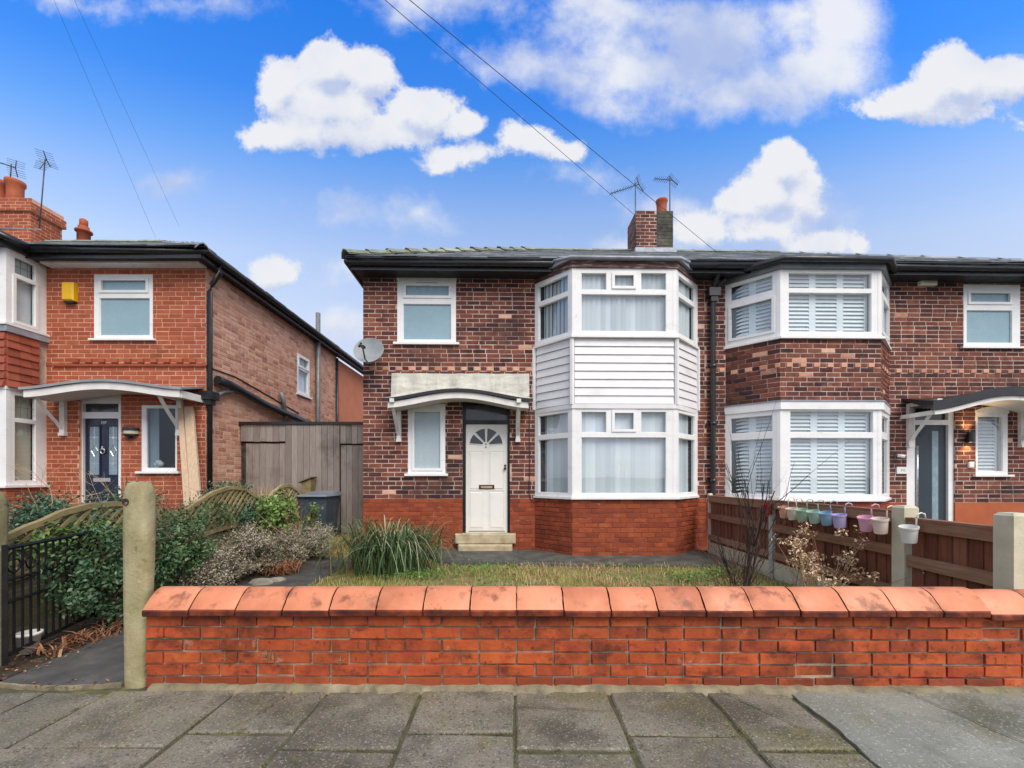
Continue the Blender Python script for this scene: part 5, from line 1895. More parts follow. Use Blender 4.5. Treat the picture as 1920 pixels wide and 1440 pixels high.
def garden_brick(mat, k):
    """nearer brick: chipped outline, rounded arrises"""
    key = (mat, k)
    if key not in BL_V:
        rr = random.Random(k * 31 + 3)
        mb = MB()
        ring = []
        cs = [(-.5, -.5), (.5, -.5), (.5, .5), (-.5, .5)]
        for q in range(4):
            p, r = cs[q], cs[(q + 1) % 4]
            for t in ((0, .33, .66) if q % 2 == 0 else (0, .5)):
                ring.append((p[0] + (r[0] - p[0]) * t, p[1] + (r[1] - p[1]) * t))
        m = len(ring)
        jit = [(rr.uniform(-.004, .004), rr.uniform(-.03, .03)) for _ in ring]
        fl = rr.uniform(-.0006, .0006), rr.uniform(-.0006, .0006)
        for (sx, sz, y, w) in ((1, 1, .03, 0), (.999, .99, .007, 1), (.994, .965, .0018, 1), (.980, .92, .0, 1)):
            for (x, z), (jx, jz) in zip(ring, jit):
                mb.v.append((x * sx + jx * w, y + (fl[0] * x + fl[1] * z) * w, z * sz + jz * w))
        for L in range(3):
            for q in range(m):
                q2 = (q + 1) % m
                mb.face([L * m + q, L * m + q2, (L + 1) * m + q2, (L + 1) * m + q], False)
        mb.face([3 * m + q for q in range(m)], False)
        BL_V[key] = mb.mesh('garden_brick', mat)
    return BL_V[key]
at_ = ORG[gw.name][0]
for f, a, b, h0, h1, d, m in gb:
    o = bpy.data.objects.new('brick', garden_brick(m, R.randrange(9)))
    o.location = ((a + b) / 2 - at_[0], -d - at_[1], (h0 + h1) / 2 - at_[2])
    o.scale = (b - a, 1, h1 - h0)
    o.parent = gw
    COL.objects.link(o)
prof = [(-.046, GH + .002), (-.05, GH + .006), (-.052, GH + .034), (-.046, GH + .042), (-.034, GH + .052), (-.012, GH + .075), (.014, GH + .104), (.042, GH + .128), (.07, GH + .142), (.1, GH + .148)]
prof = prof + [(.2 - x, z) for x, z in prof[:-1]][::-1]
def coping(k):
    rr = random.Random(k * 7)
    mb = MB()
    L = .137
    secs = []
    for (x, s) in ((-L, .965), (-L + .006, .995), (-L * .3, 1.0), (L * .3, 1.0), (L - .006, .995), (L, .965)):
        n0 = len(mb.v)
        for (v, h) in prof:
            mb.v.append((x + rr.uniform(-.0018, .0018), .1 + (v - .1) * s + rr.uniform(-.0008, .0008), GH + (h - GH) * s + (1 - s) * .06 * .1))
        secs.append(n0)
    n = len(prof)
    for i in range(5):
        for j in range(n - 1):
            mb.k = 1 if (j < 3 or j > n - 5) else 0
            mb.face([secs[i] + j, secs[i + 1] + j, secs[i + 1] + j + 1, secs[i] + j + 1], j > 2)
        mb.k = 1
        mb.face([secs[i] + n - 1, secs[i + 1] + n - 1, secs[i + 1], secs[i]])
    mb.face([secs[0] + j for j in range(n)][::-1])
    mb.face([secs[5] + j for j in range(n)])
    for vi, v in enumerate(mb.v):
        mb.v[vi] = (v[0], v[1] - .1, v[2] - GH)
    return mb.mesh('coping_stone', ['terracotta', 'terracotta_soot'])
CS = [coping(k) for k in range(6)]
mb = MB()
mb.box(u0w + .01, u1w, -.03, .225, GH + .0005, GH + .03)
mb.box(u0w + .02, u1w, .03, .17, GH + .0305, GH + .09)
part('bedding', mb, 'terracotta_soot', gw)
k = 0
u = -2.228 + .141
while u < 5.4:
    o = bpy.data.objects.new('coping_stone', CS[R.randrange(6)])
    far = u > 2.86
    o.location = (u - at_[0], .1 - at_[1] + R.uniform(-.004, .004), GH - at_[2] + R.uniform(-.002, .004) - (.012 if far else 0))
    o.rotation_euler = (R.uniform(-.012, .012) + (.05 if far else 0), R.uniform(-.004, .004), R.uniform(-.006, .006))
    o.parent = gw
    COL.objects.link(o)
    u += .2822

# ------------------------------------------------------------------ gate posts and iron gate
def stone_post(x, y, w, d, h, lean, label):
    mb = MB()
    secs = []
    zs = [-.1, .02, .25, .5, .75, 1.0, h - .16, h - .1, h - .06, h - .03, h - .01, h]
    for z in zs:
        t = max(0, (z - (h - .1)) / .1)
        s = math.sqrt(max(0.0, 1 - t * t)) * .52 + .48 if t < 1 else .46
        ww = w * (.80 + .2 * min(1, z / .9)) * s
        dd = d * (.9 + .1 * min(1, z / .9)) * s
        c = .26
        ring = []
        for (sx, sy) in ((-1, -1), (1, -1), (1, 1), (-1, 1)):
            pts = [(sx, sy * (1 - c * 2)), (sx * (1 - c * .55), sy * (1 - c * .55)), (sx * (1 - c * 2), sy)]
            if sx * sy < 0:
                pts = pts[::-1]
            ring += pts if (sx, sy) in ((-1, -1), (1, 1)) else pts
        n0 = len(mb.v)
        for (a, b) in ring:
            mb.v.append((x + lean * z + a * ww / 2 + R.uniform(-.003, .003), y + b * dd / 2 + R.uniform(-.003, .003), z + R.uniform(-.002, .002) * (z > .1)))
        secs.append((n0, len(ring)))
    for i in range(len(secs) - 1):
        a, m = secs[i]
        b, _ = secs[i + 1]
        for q in range(m):
            q2 = (q + 1) % m
            mb.face([a + q, a + q2, b + q2, b + q], True)
    a, m = secs[-1]
    mb.face([a + q for q in range(m)], True)
    o = thing('gate_post', FW, (x, y, 0), label, 'gate post', 'concrete gate posts')
    part('shaft', mb, 'post', o)
    mb = MB()
    p = Vector((x + lean * 1.14 - .045, y - d / 2, 1.14))
    mb.tube([p + Vector((0, .02, 0)), p + Vector((0, -.004, -.002))], .022, 10)
    part('bolt_hole', mb, 'soil', o)
    mb = MB()
    mb.tube([p + Vector((.006, .01, -.008)), p + Vector((.008, -.012, -.012))], .008, 8)
    part('bolt', mb, 'zinc', o)
    return o
stone_post(-2.338, 2.705, .158, .095, 1.262, .006, 'round topped weathered concrete gate post at the end of the brick garden wall')
stone_post(-3.575, 2.93, .2, .15, 1.2, .0, 'concrete gate post cut by the frame edge beside the iron gate')

gate = thing('garden_gate', FW, (-3.4, 2.87, 0), 'black wrought iron garden gate standing open against the hedge', 'gate')
ga, gb_ = Vector((-3.375, 2.875, 0)), Vector((-3.66, 3.80, 0))
gd = (gb_ - ga)
def gp(t, h):
    p = ga + gd * t
    return (p.x, p.y, h)
def bar(name, p, q, r, n=6):
    mb = MB()
    mb.tube([p, q], r, n, False)
    part(name, mb, 'iron', gate)
bar('stile', gp(0, .04), gp(0, .84), .02, 4)
bar('stile', gp(1, .04), gp(1, .84), .02, 4)
for h, r in ((.815, .014), (.6, .011), (.45, .011), (.1, .014)):
    bar('rail', gp(0, h), gp(1, h), r, 4)
for i in range(1, 13):
    bar('upright', gp(i / 13, .1), gp(i / 13, .83 if i % 2 else .815), .0085)
mb = MB()
for s in (-1, 1):
    c = gp(.16 + s * .07, .70)
    pts = []
    for i in range(26):
        a = i / 25 * 2 * math.pi * 1.4
        r_ = .012 + .085 * i / 25
        pts.append((c[0] - r_ * .3 * math.cos(a) * s, c[1] + r_ * .95 * math.cos(a) * s, c[2] + r_ * math.sin(a)))
    mb.tube(pts, .006, 5)
part('scroll', mb, 'iron', gate)

# ------------------------------------------------------------------ trellis fence between the gardens
TX = -3.75
tf = thing('trellis_fence', FW, (TX, 5.2, 0), 'wavy topped lattice fence over mossy boards between the two front gardens', 'fence')
def tw(px, py):
    y = -TX * FPX / (CX - px)
    return y, EYE + (CY - py) / FPX * y
waves = [[(3, 1004), (60, 980), (120, 955), (170, 943), (215, 940), (250, 944), (282, 956)],
         [(300, 959), (325, 958), (345, 955), (372, 937), (400, 920), (430, 911), (455, 914), (475, 927), (488, 936)],
         [(494, 938), (503, 930), (515, 918), (528, 909), (540, 908), (551, 914), (560, 922)]]
for w in waves:
    P = [tw(*q) for q in w]
    y0, y1 = P[0][0], P[-1][0]
    def hy(y, P=P):
        for (a, ha), (b, hb) in zip(P, P[1:]):
            if a <= y <= b:
                t = (y - a) / (b - a)
                t = t * t * (3 - 2 * t) * .5 + t * .5
                return ha + (hb - ha) * t
        return P[0][1] if y < y0 else P[-1][1]
    n = 26
    ys = [y0 + (y1 - y0) * i / n for i in range(n + 1)]
    mb = MB()
    mb.strip_solid([(TX + .03, y, hy(y)) for y in ys], [(TX + .03, y, hy(y) - .045) for y in ys], (-.05, 0, 0))
    part('top_rail', mb, 'trellis', tf)
    hb = lambda y: .60 + (hy(y) - 1.0) * .35
    mb = MB()
    mb.strip_solid([(TX + .03, y, hb(y)) for y in ys], [(TX + .03, y, hb(y) - .045) for y in ys], (-.045, 0, 0))
    part('lower_rail', mb, 'trellis', tf)
    st = .105
    for s in (-1, 1):
        y = y0 - .8
        while y < y1 + .8:
            # each lath clipped between the two rails
            seg = []
            for i in range(41):
                t = i / 40
                yy = y + s * t * .75
                zz = .5 + t * .75
                if y0 <= yy <= y1 and hb(yy) - .02 <= zz <= hy(yy) - .02:
                    seg.append((yy, zz))
            if len(seg) > 2:
                a, b = seg[0], seg[-1]
                mb = MB()
                x = TX + .012 * s
                d = Vector((0, b[0] - a[0], b[1] - a[1])).normalized()
                nrm = Vector((0, -d.z, d.y)) * .013
                p, q = Vector((x, *a)), Vector((x, *b))
                th = Vector((.01, 0, 0))
                mb.hexa([p - nrm - th, p - nrm + th, p + nrm + th, p + nrm - th, q - nrm - th, q - nrm + th, q + nrm + th, q + nrm - th])
                part('lath', mb, 'trellis', tf)
            y += st
    for k in range(4):
        mb = MB()
        z0 = .03 + k * .135
        mb.box(TX - .01 - .004 * k, TX + .012 - .004 * k, y0, y1, z0, z0 + .128)
        part('board', mb, 'panel_wood', tf)
    mb = MB()
    mb.box(TX - .045, TX + .045, y1 + .005, y1 + .09, 0, max(.95, P[-1][1] - .03))
    part('post', mb, 'trellis', tf)

# ------------------------------------------------------------------ timber gate across the passage
tg = thing('timber_gate', FW, (-4, 8.42, 0), 'tall weathered grey board gate filling the passage between the houses', 'gate')
GY = 8.42
gx = lambda px: (px - CX) / FPX * GY
gh = lambda py: EYE + (CY - py) / FPX * GY
def boards(px0, px1, top, bot, dy, n):
    for i in range(n):
        a, b = gx(px0 + (px1 - px0) * i / n), gx(px0 + (px1 - px0) * (i + 1) / n)
        mb = MB()
        e = R.uniform(.002, .006)
        j = R.uniform(-.003, .003)
        mb.chbox(Face(0, GY + dy + j), a + e * .5, b - e * .5, bot + R.uniform(-.006, .006), top - R.uniform(0, .008), -.02, .0, .003)
        part('board', mb, 'timber_grey', tg)
boards(451, 535, gh(797), gh(828), 0, 7)
boards(459, 535, gh(831), .19, .03, 6)
boards(535.5, 637, gh(797), .19, -.01, 9)
boards(638, 681, gh(797), gh(832), 0, 4)
boards(638, 681, gh(834), .19, .03, 4)
mb = MB()
mb.box(gx(449), gx(684), GY - .03, GY + .05, gh(796.5), gh(791))
part('capping', mb, 'black', tg)
mb = MB()
mb.box(gx(449), gx(684), GY + .055, GY + .08, .2, gh(797))
part('backing', mb, 'soil', tg)

# ------------------------------------------------------------------ fence on the other boundary
bf = thing('boundary_fence', FW, (3.4, 5, 0), 'low brown board fence with concrete posts dividing the two front gardens', 'fence')
def fence_post(x, y, h, w, mat='fence_concrete', label=None):
    mb = MB()
    mb.prism([(x - w / 2, y - w / 2), (x + w / 2, y - w / 2), (x + w / 2, y + w / 2), (x - w / 2, y + w / 2)], -.1, h - .02)
    n0 = len(mb.v)
    mb.hexa([(x - w / 2, y - w / 2, h - .0199), (x + w / 2, y - w / 2, h - .0199), (x + w / 2, y + w / 2, h - .0199), (x - w / 2, y + w / 2, h - .0199),
             (x - w * .36, y - w * .36, h), (x + w * .36, y - w * .36, h), (x + w * .36, y + w * .36, h), (x - w * .36, y + w * .36, h)])
    part('post', mb, mat, bf, label)
fence_post(3.36, 7.32, 1.02, .06)
fence_post(3.405, 5.62, 1.05, .085, 'birch_flake', 'post with pale flaking surface')
fence_post(3.43, 3.77, 1.045, .125)
fence_post(3.40, 2.935, 1.05, .125)
def fence_panel(p, q, top, mid=(.6, .69), low=(.245, .33)):
    f = Face.between(p, q)
    n = int(f.len / .105)
    for i in range(n):
        a, b = f.len * i / n, f.len * (i + 1) / n
        mb = MB()
        j = R.uniform(-.004, .004)
        mb.hexa([f.p(a, .2, .004 + j), f.p(b + .008, .2, .016 + j), f.p(b + .008, .2, -.008), f.p(a, .2, -.008),
                 f.p(a, top - .01 + j, .004 + j), f.p(b + .008, top - .01 + j, .016 + j), f.p(b + .008, top - .01 + j, -.008), f.p(a, top - .01 + j, -.008)])
        part('board', mb, 'timber_brown', bf)
    for (a, b, d) in ((top - .085, top, .05), (mid[0], mid[1], .05), (low[0], low[1], .05)):
        mb = MB()
        mb.fbox(f, 0, f.len, a, b, .02, d)
        part('rail', mb, 'timber_rail', bf)
    mb = MB()
    mb.fbox(f, -.02, f.len + .02, top + .001, top + .022, -.03, .055)
    part('capping', mb, 'timber_rail', bf)
    mb = MB()
    mb.fbox(f, 0, f.len, -.02, .199, -.02, .02)
    part('gravel_board', mb, 'fence_concrete', bf)
fence_panel((3.36, 7.29), (3.40, 5.67), .965)
fence_panel((3.402, 5.57), (3.425, 3.84), .975)
fence_panel((3.43, 3.70), (3.40, 3.0), .925, (.53, .625))
fence_panel((3.40, 2.87), (3.39, 2.74), .9) if False else None

POTS = [('red', 1436, 5.72, .945), ('orange', 1469, 5.42, .935), ('cream', 1484, 5.22, .93), ('sage', 1503, 5.04, .93), ('mint', 1524, 4.85, .925), ('blue', 1547, 4.66, .925),
        ('lilac', 1573, 4.47, .92), ('pink', 1622, 4.14, .925), ('peach', 1650, 3.97, .925), ('white', 1704, 3.60, .885)]
names = dict(red='bright red', orange='orange', cream='cream', sage='sage green', mint='mint green', blue='bright blue', lilac='lilac', pink='pink', peach='pale peach', white='white')
where = dict(red='far side of the flaking post', orange='next to the flaking post', cream='beside the orange one', sage='beside the cream one', mint='between the sage and blue ones', blue='between the mint and lilac ones',
             lilac='set apart from the pink one', pink='beside the peach one', peach='last before the square concrete post', white='alone on the nearest fence panel')
for nm, px, Y, ht in POTS:
    X = 3.27 + (.015 if Y > 5.3 else 0)
    Y = X * FPX / (px - CX)
    o = thing('hanging_pot', FW, (X, Y, ht), names[nm] + ' bucket pot hooked on the fence, ' + where[nm], 'plant pot', 'coloured pots hooked on the fence')
    o.rotation_euler = (rad(R.uniform(2, 9)), rad(R.uniform(-14, -8)), 0)
    mb = MB()
    k = R.uniform(.86, .95)
    mb.lathe([(0, -.135), (.05, -.135), (.053, -.13), (.062, -.02), (.068, -.018), (.07, 0), (.064, 0), (.06, -.02), (.046, -.1), (0, -.1)], 30, (X, Y, ht), False)
    mb.v = [(X + (x - X) * k, Y + (y - Y) * k, z) for x, y, z in mb.v]
    part('bucket', mb, 'pot_' + nm, o)
    mb = MB()
    hk = [(X + .062, Y, ht - .02), (X + .064, Y, ht + .06), (X + .075, Y, ht + .09), (X + .105, Y, ht + .10), (X + .135, Y, ht + .085), (X + .14, Y, ht + .05)]
    mb.tube(hk, .006, 6)
    part('hook', mb, 'pot_' + nm if nm not in ('red', 'orange') else 'pot_cream', o)

# ------------------------------------------------------------------ bin, bird house, leaning boards, small things
o = thing('wheelie_bin', FW, (-3.5, 7.78, .19), 'blue grey wheeled bin standing by the board gate behind the bushes', 'bin')
mb = MB()
bx0, bx1 = -3.73, -3.23
b0 = [(bx0 + .05, 7.6, .23), (bx1 - .05, 7.6, .23), (bx1 - .05, 8.05, .23), (bx0 + .05, 8.05, .23)]
t0 = [(bx0, 7.52, .93), (bx1, 7.52, .93), (bx1, 8.12, .93), (bx0, 8.12, .93)]
mb.hexa(b0 + t0)
mb.box(bx0 - .015, bx1 + .015, 7.50, 8.14, .9305, .955)
part('body', mb, 'bin', o)
mb = MB()
mb.hexa([(bx0 - .03, 7.47, .956), (bx1 + .03, 7.47, .956), (bx1 + .03, 8.16, .956), (bx0 - .03, 8.16, .956), (bx0 + .0, 7.5, 0.985), (bx1 - .0, 7.5, .985), (bx1 - .02, 8.14, 1.04), (bx0 + .02, 8.14, 1.04)])
part('lid', mb, 'bin_lid', o)
for x in (bx0 + .02, bx1 - .02):
    mb = MB()
    mb.tube([(x - .025, 8.08, .29), (x + .025, 8.08, .29)], .1, 14)
    part('wheel', mb, 'black', o)
mb = MB()
mb.tube([(bx0 + .06, 8.2, .95), (bx1 - .06, 8.2, .95)], .018, 8)
part('handle', mb, 'bin', o)
o = thing('bird_house', FW, (-3.88, 8.25, 0), 'small wooden bird house with sloping roof just above the wheeled bin', 'bird house')
mb = MB()
mb.box(-3.9, -3.86, 8.25, 8.29, .19, 1.0)
part('pole', mb, 'trellis', o)
mb = MB()
mb.hexa([(-3.98, 8.15, 1.0), (-3.80, 8.15, 1.0), (-3.80, 8.33, 1.0), (-3.98, 8.33, 1.0), (-3.98, 8.15, 1.19), (-3.80, 8.15, 1.26), (-3.80, 8.33, 1.26), (-3.98, 8.33, 1.19)])
mb.tube([(-3.93, 8.149, 1.1), (-3.93, 8.145, 1.1)], .02, 10)
part('box', mb, 'trellis', o)
mb = MB()
mb.hexa([(-4.02, 8.1, 1.185), (-3.77, 8.1, 1.285), (-3.77, 8.37, 1.285), (-4.02, 8.37, 1.185), (-4.02, 8.1, 1.205), (-3.77, 8.1, 1.305), (-3.77, 8.37, 1.305), (-4.02, 8.37, 1.205)])
part('roof', mb, 'panel_wood', o)
for (pt, pb, w, lab) in ((340, 352, .11, 'narrow pale timber board leaning on the orange wall nearer the porch window'), (353, 368, .17, 'wide pale timber board leaning on the orange wall by the downpipe')):
    T_, B_ = FL.at(pt, 764, -.04), FL.at(pb, 945, -.5)
    du = (B_[0] - T_[0]) / (T_[1] - B_[1])
    A = Vector((T_[0], -.035, T_[1]))
    Bv = Vector((T_[0] + du * T_[1], -.04 - .46 / (T_[1] - B_[1]) * T_[1], 0))
    d = (Bv - A).normalized()
    s = Vector((1, 0, 0))
    nrm = d.cross(s).normalized() * .02
    mb = MB()
    sw = s * w / 2
    mb.hexa([Bv - sw - nrm, Bv + sw - nrm, Bv + sw + nrm, Bv - sw + nrm, A - sw - nrm, A + sw - nrm, A + sw + nrm, A - sw + nrm])
    solo('timber_board', mb, 'plywood', FL, tuple(Bv), lab, 'board', 'boards leaning on the wall')
o = thing('ornament', FL, (U(FL, 298, .06), .06, 1.3), 'white china ornament on the sill inside the orange house window', 'ornament')
mb = MB()
ou, oh = U(FL, 298, .12), Hh(FL, 298, 874, .12)
for (dx, r_, z) in ((-.04, .045, .03), (.035, .05, .035), (0, .055, .06)):
    mb.lathe([(0, -r_), (r_ * .7, -r_ * .7), (r_, 0), (r_ * .7, r_ * .7), (0, r_)], 12, (ou + dx, .12, oh + z))
part('body', mb, 'china', o)
o = thing('flower_pot', FW, (-3.49, 3.12, 0), 'small white plant pot on the soil behind the iron gate', 'plant pot')
mb = MB()
mb.lathe([(0, .0), (.045, .0), (.068, .13), (.074, .13), (.074, .15), (.06, .15), (.05, .03), (0, .03)], 16, (-3.50, 3.13, .02))
part('pot', mb, 'china', o)

# ------------------------------------------------------------------ plants
def leaf_mesh(name, P, N, D, L, W, mat, fold=.0):
    """P positions, N normals, D long axes: one diamond leaf each"""
    n = len(P)
    N = N / (np.linalg.norm(N, axis=1, keepdims=True) + 1e-9)
    D = D - N * (D * N).sum(1, keepdims=True)
    D = D / (np.linalg.norm(D, axis=1, keepdims=True) + 1e-9)
    Sx = np.cross(D, N)
    L, W = L[:, None], W[:, None]
    V = np.stack([P - D * L * .5, P + Sx * W * .5 + N * W * fold, P + D * L * .5, P - Sx * W * .5 + N * W * fold], 1).reshape(-1, 3)
    return V, np.arange(n * 4).reshape(n, 4)


def raw_mesh(name, V, Fc, mat, org):
    me = bpy.data.meshes.new(name)
    V = V - np.array(org)
    me.vertices.add(len(V))
    me.vertices.foreach_set('co', V.astype(np.float32).ravel())
    k = Fc.shape[1]
    me.loops.add(Fc.size)
    me.loops.foreach_set('vertex_index', Fc.astype(np.int32).ravel())
    me.polygons.add(len(Fc))
    me.polygons.foreach_set('loop_start', np.arange(len(Fc), dtype=np.int32) * k)
    me.polygons.foreach_set('loop_total', np.full(len(Fc), k, np.int32))
    me.materials.append(M[mat])
    me.update(calc_edges=True)
    me.validate()
    return me


def clumps(c, r, n_cl, n_leaf, spread, bias=.75, flat=.85):
    """leaf positions gathered in clumps through an ellipsoid"""
    d = NR.normal(size=(n_cl, 3))
    d /= np.linalg.norm(d, axis=1, keepdims=True)
    rad_ = (bias + (1 - bias) * NR.random(n_cl)) * NR.choice([1.0, .95, .7, .5, 1.1], n_cl)
    C = d * rad_[:, None]
    k = NR.integers(0, n_cl, n_leaf)
    off = NR.normal(size=(n_leaf, 3)) * spread
    P = C[k] * np.array(r) + off + np.array(c)
    P[:, 2] = np.maximum(P[:, 2], .02)
    N = C[k] + NR.normal(size=(n_leaf, 3)) * .7 + np.array([0, 0, .5])
    return P, N


def bush(name, c, r, n, leaf, mat, label, n_cl=40, spread=.06, group=None, stems=True, up=0.0, stem_mat='twig_brown', cat='shrub'):
    o = thing(name, FW, (c[0], c[1], 0), label, cat, group)
    P, N = clumps(c, r, n_cl, n, spread)
    D = NR.normal(size=(n, 3)) + np.array([0, 0, up])
    L = leaf * NR.uniform(.6, 1.3, n)
    V, Fc = leaf_mesh('foliage', P, N, D, L, L * NR.uniform(.4, .65, n), mat, .12)
    part('foliage', raw_mesh('foliage', V, Fc, mat, (c[0], c[1], 0)), None, o)
    if stems:
        mb = MB()
        for _ in range(26):
            q = P[NR.integers(0, n)]
            b = (c[0] + R.uniform(-.3, .3) * r[0], c[1] + R.uniform(-.4, .4) * r[1], 0)
            m = [(b[i] * .5 + q[i] * .5 + R.uniform(-.04, .04)) for i in range(3)]
            mb.tube([b, m, tuple(q)], [.008, .006, .003], 4, False, False)
        part('stem', mb, stem_mat, o)
    return o


def sprigs(name, base_pts, n, length, mat, label, up=.6, spread=.9, tiny=.014, per=9, group=None, curve=.3, cat='shrub', stem='twig_brown'):
    """fine sprigs carrying rows of tiny leaves"""
    c = np.mean(base_pts, 0)
    o = thing(name, FW, (c[0], c[1], 0), label, cat, group)
    Pl, Nl, Dl = [], [], []
    mb = MB()
    for i in range(n):
        b = np.array(base_pts[NR.integers(0, len(base_pts))]) + NR.normal(size=3) * .035
        d = NR.normal(size=3) * spread
        d[2] = abs(d[2]) * .5 + up
        d /= np.linalg.norm(d)
        l = length * NR.uniform(.55, 1.25)
        bend = NR.normal(size=3) * curve
        ts = np.linspace(.1, 1, per)
        pts = b + np.outer(ts, d) * l + np.outer(ts ** 2, bend) * l * .4
        Pl.append(pts + NR.normal(size=pts.shape) * tiny * .35)
        Dl.append(np.tile(d, (per, 1)) + NR.normal(size=(per, 3)) * .8)
        Nl.append(NR.normal(size=(per, 3)))
        if i % 5 == 0:
            mb.tube([tuple(b), tuple(pts[per // 2]), tuple(pts[-1])], [.0035, .0028, .0016], 3, False, False)
    P, N, D = map(np.concatenate, (Pl, Nl, Dl))
    P[:, 2] = np.maximum(P[:, 2], .015)
    L = tiny * NR.uniform(.8, 1.9, len(P))
    V, Fc = leaf_mesh('foliage', P, N, D, L, L * .55, mat, .1)
    part('foliage', raw_mesh('foliage', V, Fc, mat, (c[0], c[1], 0)), None, o)
    part('stem', mb, stem, o)
    return o


def blades(P, H, lean, W, seg=4, droop=.5, wind=None):
    """curved strap blades as quad strips"""
    n = len(P)
    az = NR.uniform(0, 2 * np.pi, n) if wind is None else wind
    dirx = np.stack([np.cos(az), np.sin(az), np.zeros(n)], 1)
    sd = np.stack([-np.sin(az), np.cos(az), np.zeros(n)], 1)
    Vs = []
    for i in range(seg + 1):
        t = i / seg
        hor = lean * (t ** 1.5)
        ver = H * (t - droop * t ** 3)
        c = P + dirx * hor[:, None] + np.array([0, 0, 1]) * ver[:, None]
        w = (W * (1 - t ** 2 * .85))[:, None] * .5
        Vs += [c - sd * w, c + sd * w]
    V = np.stack(Vs, 1)
    m = (seg + 1) * 2
    Fc = []
    for i in range(seg):
        Fc.append(np.array([2 * i, 2 * i + 1, 2 * i + 3, 2 * i + 2]))
    Fc = (np.arange(n)[:, None, None] * m + np.array(Fc)[None]).reshape(-1, 4)
    return V.reshape(-1, 3), Fc


# lawn grass: short, patchy, going yellow
n = 26000
P = np.stack([NR.uniform(-2.4, 3.3, n), NR.uniform(4.2, 6.75, n), np.zeros(n)], 1)
edge = np.where(P[:, 0] < .1, 6.42 - .1 * (P[:, 0] < -1.2), 6.33 - (P[:, 0] - .1) * .07) + NR.normal(size=n) * .07
patch = np.sin(P[:, 0] * 3.1 + 1.3 * np.sin(P[:, 1] * 2.3)) + np.sin(P[:, 1] * 4.7 + P[:, 0] * 1.7)
keep = (P[:, 1] < edge) & (NR.random(n) < .5 + .36 * patch)
P = P[keep]
n = len(P)
V, Fc = blades(P, NR.uniform(.03, .085, n) * (1 + .5 * (NR.random(n) < .04)), NR.uniform(.0, .05, n), NR.uniform(.004, .008, n), 2, .2)
me = raw_mesh('grass', V, Fc, 'grass', (0, 0, 0))
o = bpy.data.objects.new('lawn_grass', me)
COL.objects.link(o)
o['kind'] = 'stuff'
n = 2600
P = np.stack([NR.normal(size=n) * .9 + .9, NR.uniform(4.9, 6.2, n), np.zeros(n)], 1)
P[:, 0] += .25 * np.sin(P[:, 1] * 5)
P = P[(np.sin(P[:, 0] * 6.3) + np.sin(P[:, 1] * 9.1 + P[:, 0] * 3) > -.2) & (np.abs(P[:, 0]) < 3)]
n = len(P)
V, Fc = blades(P, NR.uniform(.05, .19, n), NR.uniform(.02, .15, n), NR.uniform(.003, .006, n), 4, .55)
o = bpy.data.objects.new('straw_grass', raw_mesh('straw_grass', V, Fc, 'dry', (0, 0, 0)))
COL.objects.link(o)
o['kind'] = 'stuff'
n = 3200
P = np.stack([NR.uniform(-2.4, 3.3, n), NR.uniform(4.9, 6.3, n), NR.uniform(.01, .06, n)], 1)
P = P[np.sin(P[:, 0] * 4.1 + 2) + np.sin(P[:, 1] * 7.7 + P[:, 0] * 2.2) > .7]
n = len(P)
V, Fc = leaf_mesh('c', P, np.array([0, -.3, 1.]) + NR.normal(size=(n, 3)) * .5, NR.normal(size=(n, 3)), NR.uniform(.02, .055, n), NR.uniform(.01, .024, n), 'weed', .15)
o = bpy.data.objects.new('ground_weeds', raw_mesh('ground_weeds', V, Fc, 'weed', (0, 0, 0)))
COL.objects.link(o)
o['kind'] = 'stuff'
# mossy weeds along path edge and joints of the pavement
n = 2600
cx_ = NR.choice([-.545, .015, .575, 1.155, -1.105, -1.655, -2.42, -2.8], n)
P = np.stack([cx_ + NR.normal(size=n) * .008, NR.uniform(1.5, 2.6, n), np.full(n, -.008)], 1)
h = (P[:, 0] > -1) * 1.0
k2 = NR.random(n) < .35
sel = [(x, y) for x, y in ((-2.04, 2.06), (-1.38, 2.185), (-.82, 2.04), (-.26, 2.177), (.3, 2.04), (.86, 2.163), (1.4, 2.04))]
idx = NR.integers(0, len(sel), n)
S2 = np.array(sel)[idx]
P[k2, 0] = S2[k2, 0] + NR.uniform(-.33, .33, n)[k2]
P[k2, 1] = S2[k2, 1] + NR.normal(size=n)[k2] * .006
P = P[NR.random(n) < .5 + .5 * np.sin(P[:, 0] * 9 + P[:, 1] * 13)]
n = len(P)
V, Fc = blades(P, NR.uniform(.004, .014, n), NR.uniform(.0, .012, n), NR.uniform(.003, .006, n), 2, .3)
o = bpy.data.objects.new('joint_moss', raw_mesh('joint_moss', V, Fc, 'moss', (0, 0, 0)))
COL.objects.link(o)
o['kind'] = 'stuff'
# leaf litter at the gateway and under the shrubs
n = 420
P = np.stack([NR.uniform(-3.6, -2.4, n), 2.6 + np.abs(NR.normal(size=n)) * .7, np.full(n, .02)], 1)
P2 = np.stack([NR.uniform(-3.75, -3.1, n), NR.uniform(2.8, 7, n), np.full(n, .02)], 1)
P = np.concatenate([P[(P[:, 1] < 2.72) | (P[:, 0] < -3.15)], P2])
n = len(P)
V, Fc = leaf_mesh('l', P, np.array([0, 0, 1.]) + NR.normal(size=(n, 3)) * .35, NR.normal(size=(n, 3)), NR.uniform(.012, .034, n), NR.uniform(.008, .018, n), 'dry', .2)
o = bpy.data.objects.new('leaf_litter', raw_mesh('leaf_litter', V, Fc, 'rust_leaf', (0, 0, 0)))
COL.objects.link(o)
o['kind'] = 'stuff'

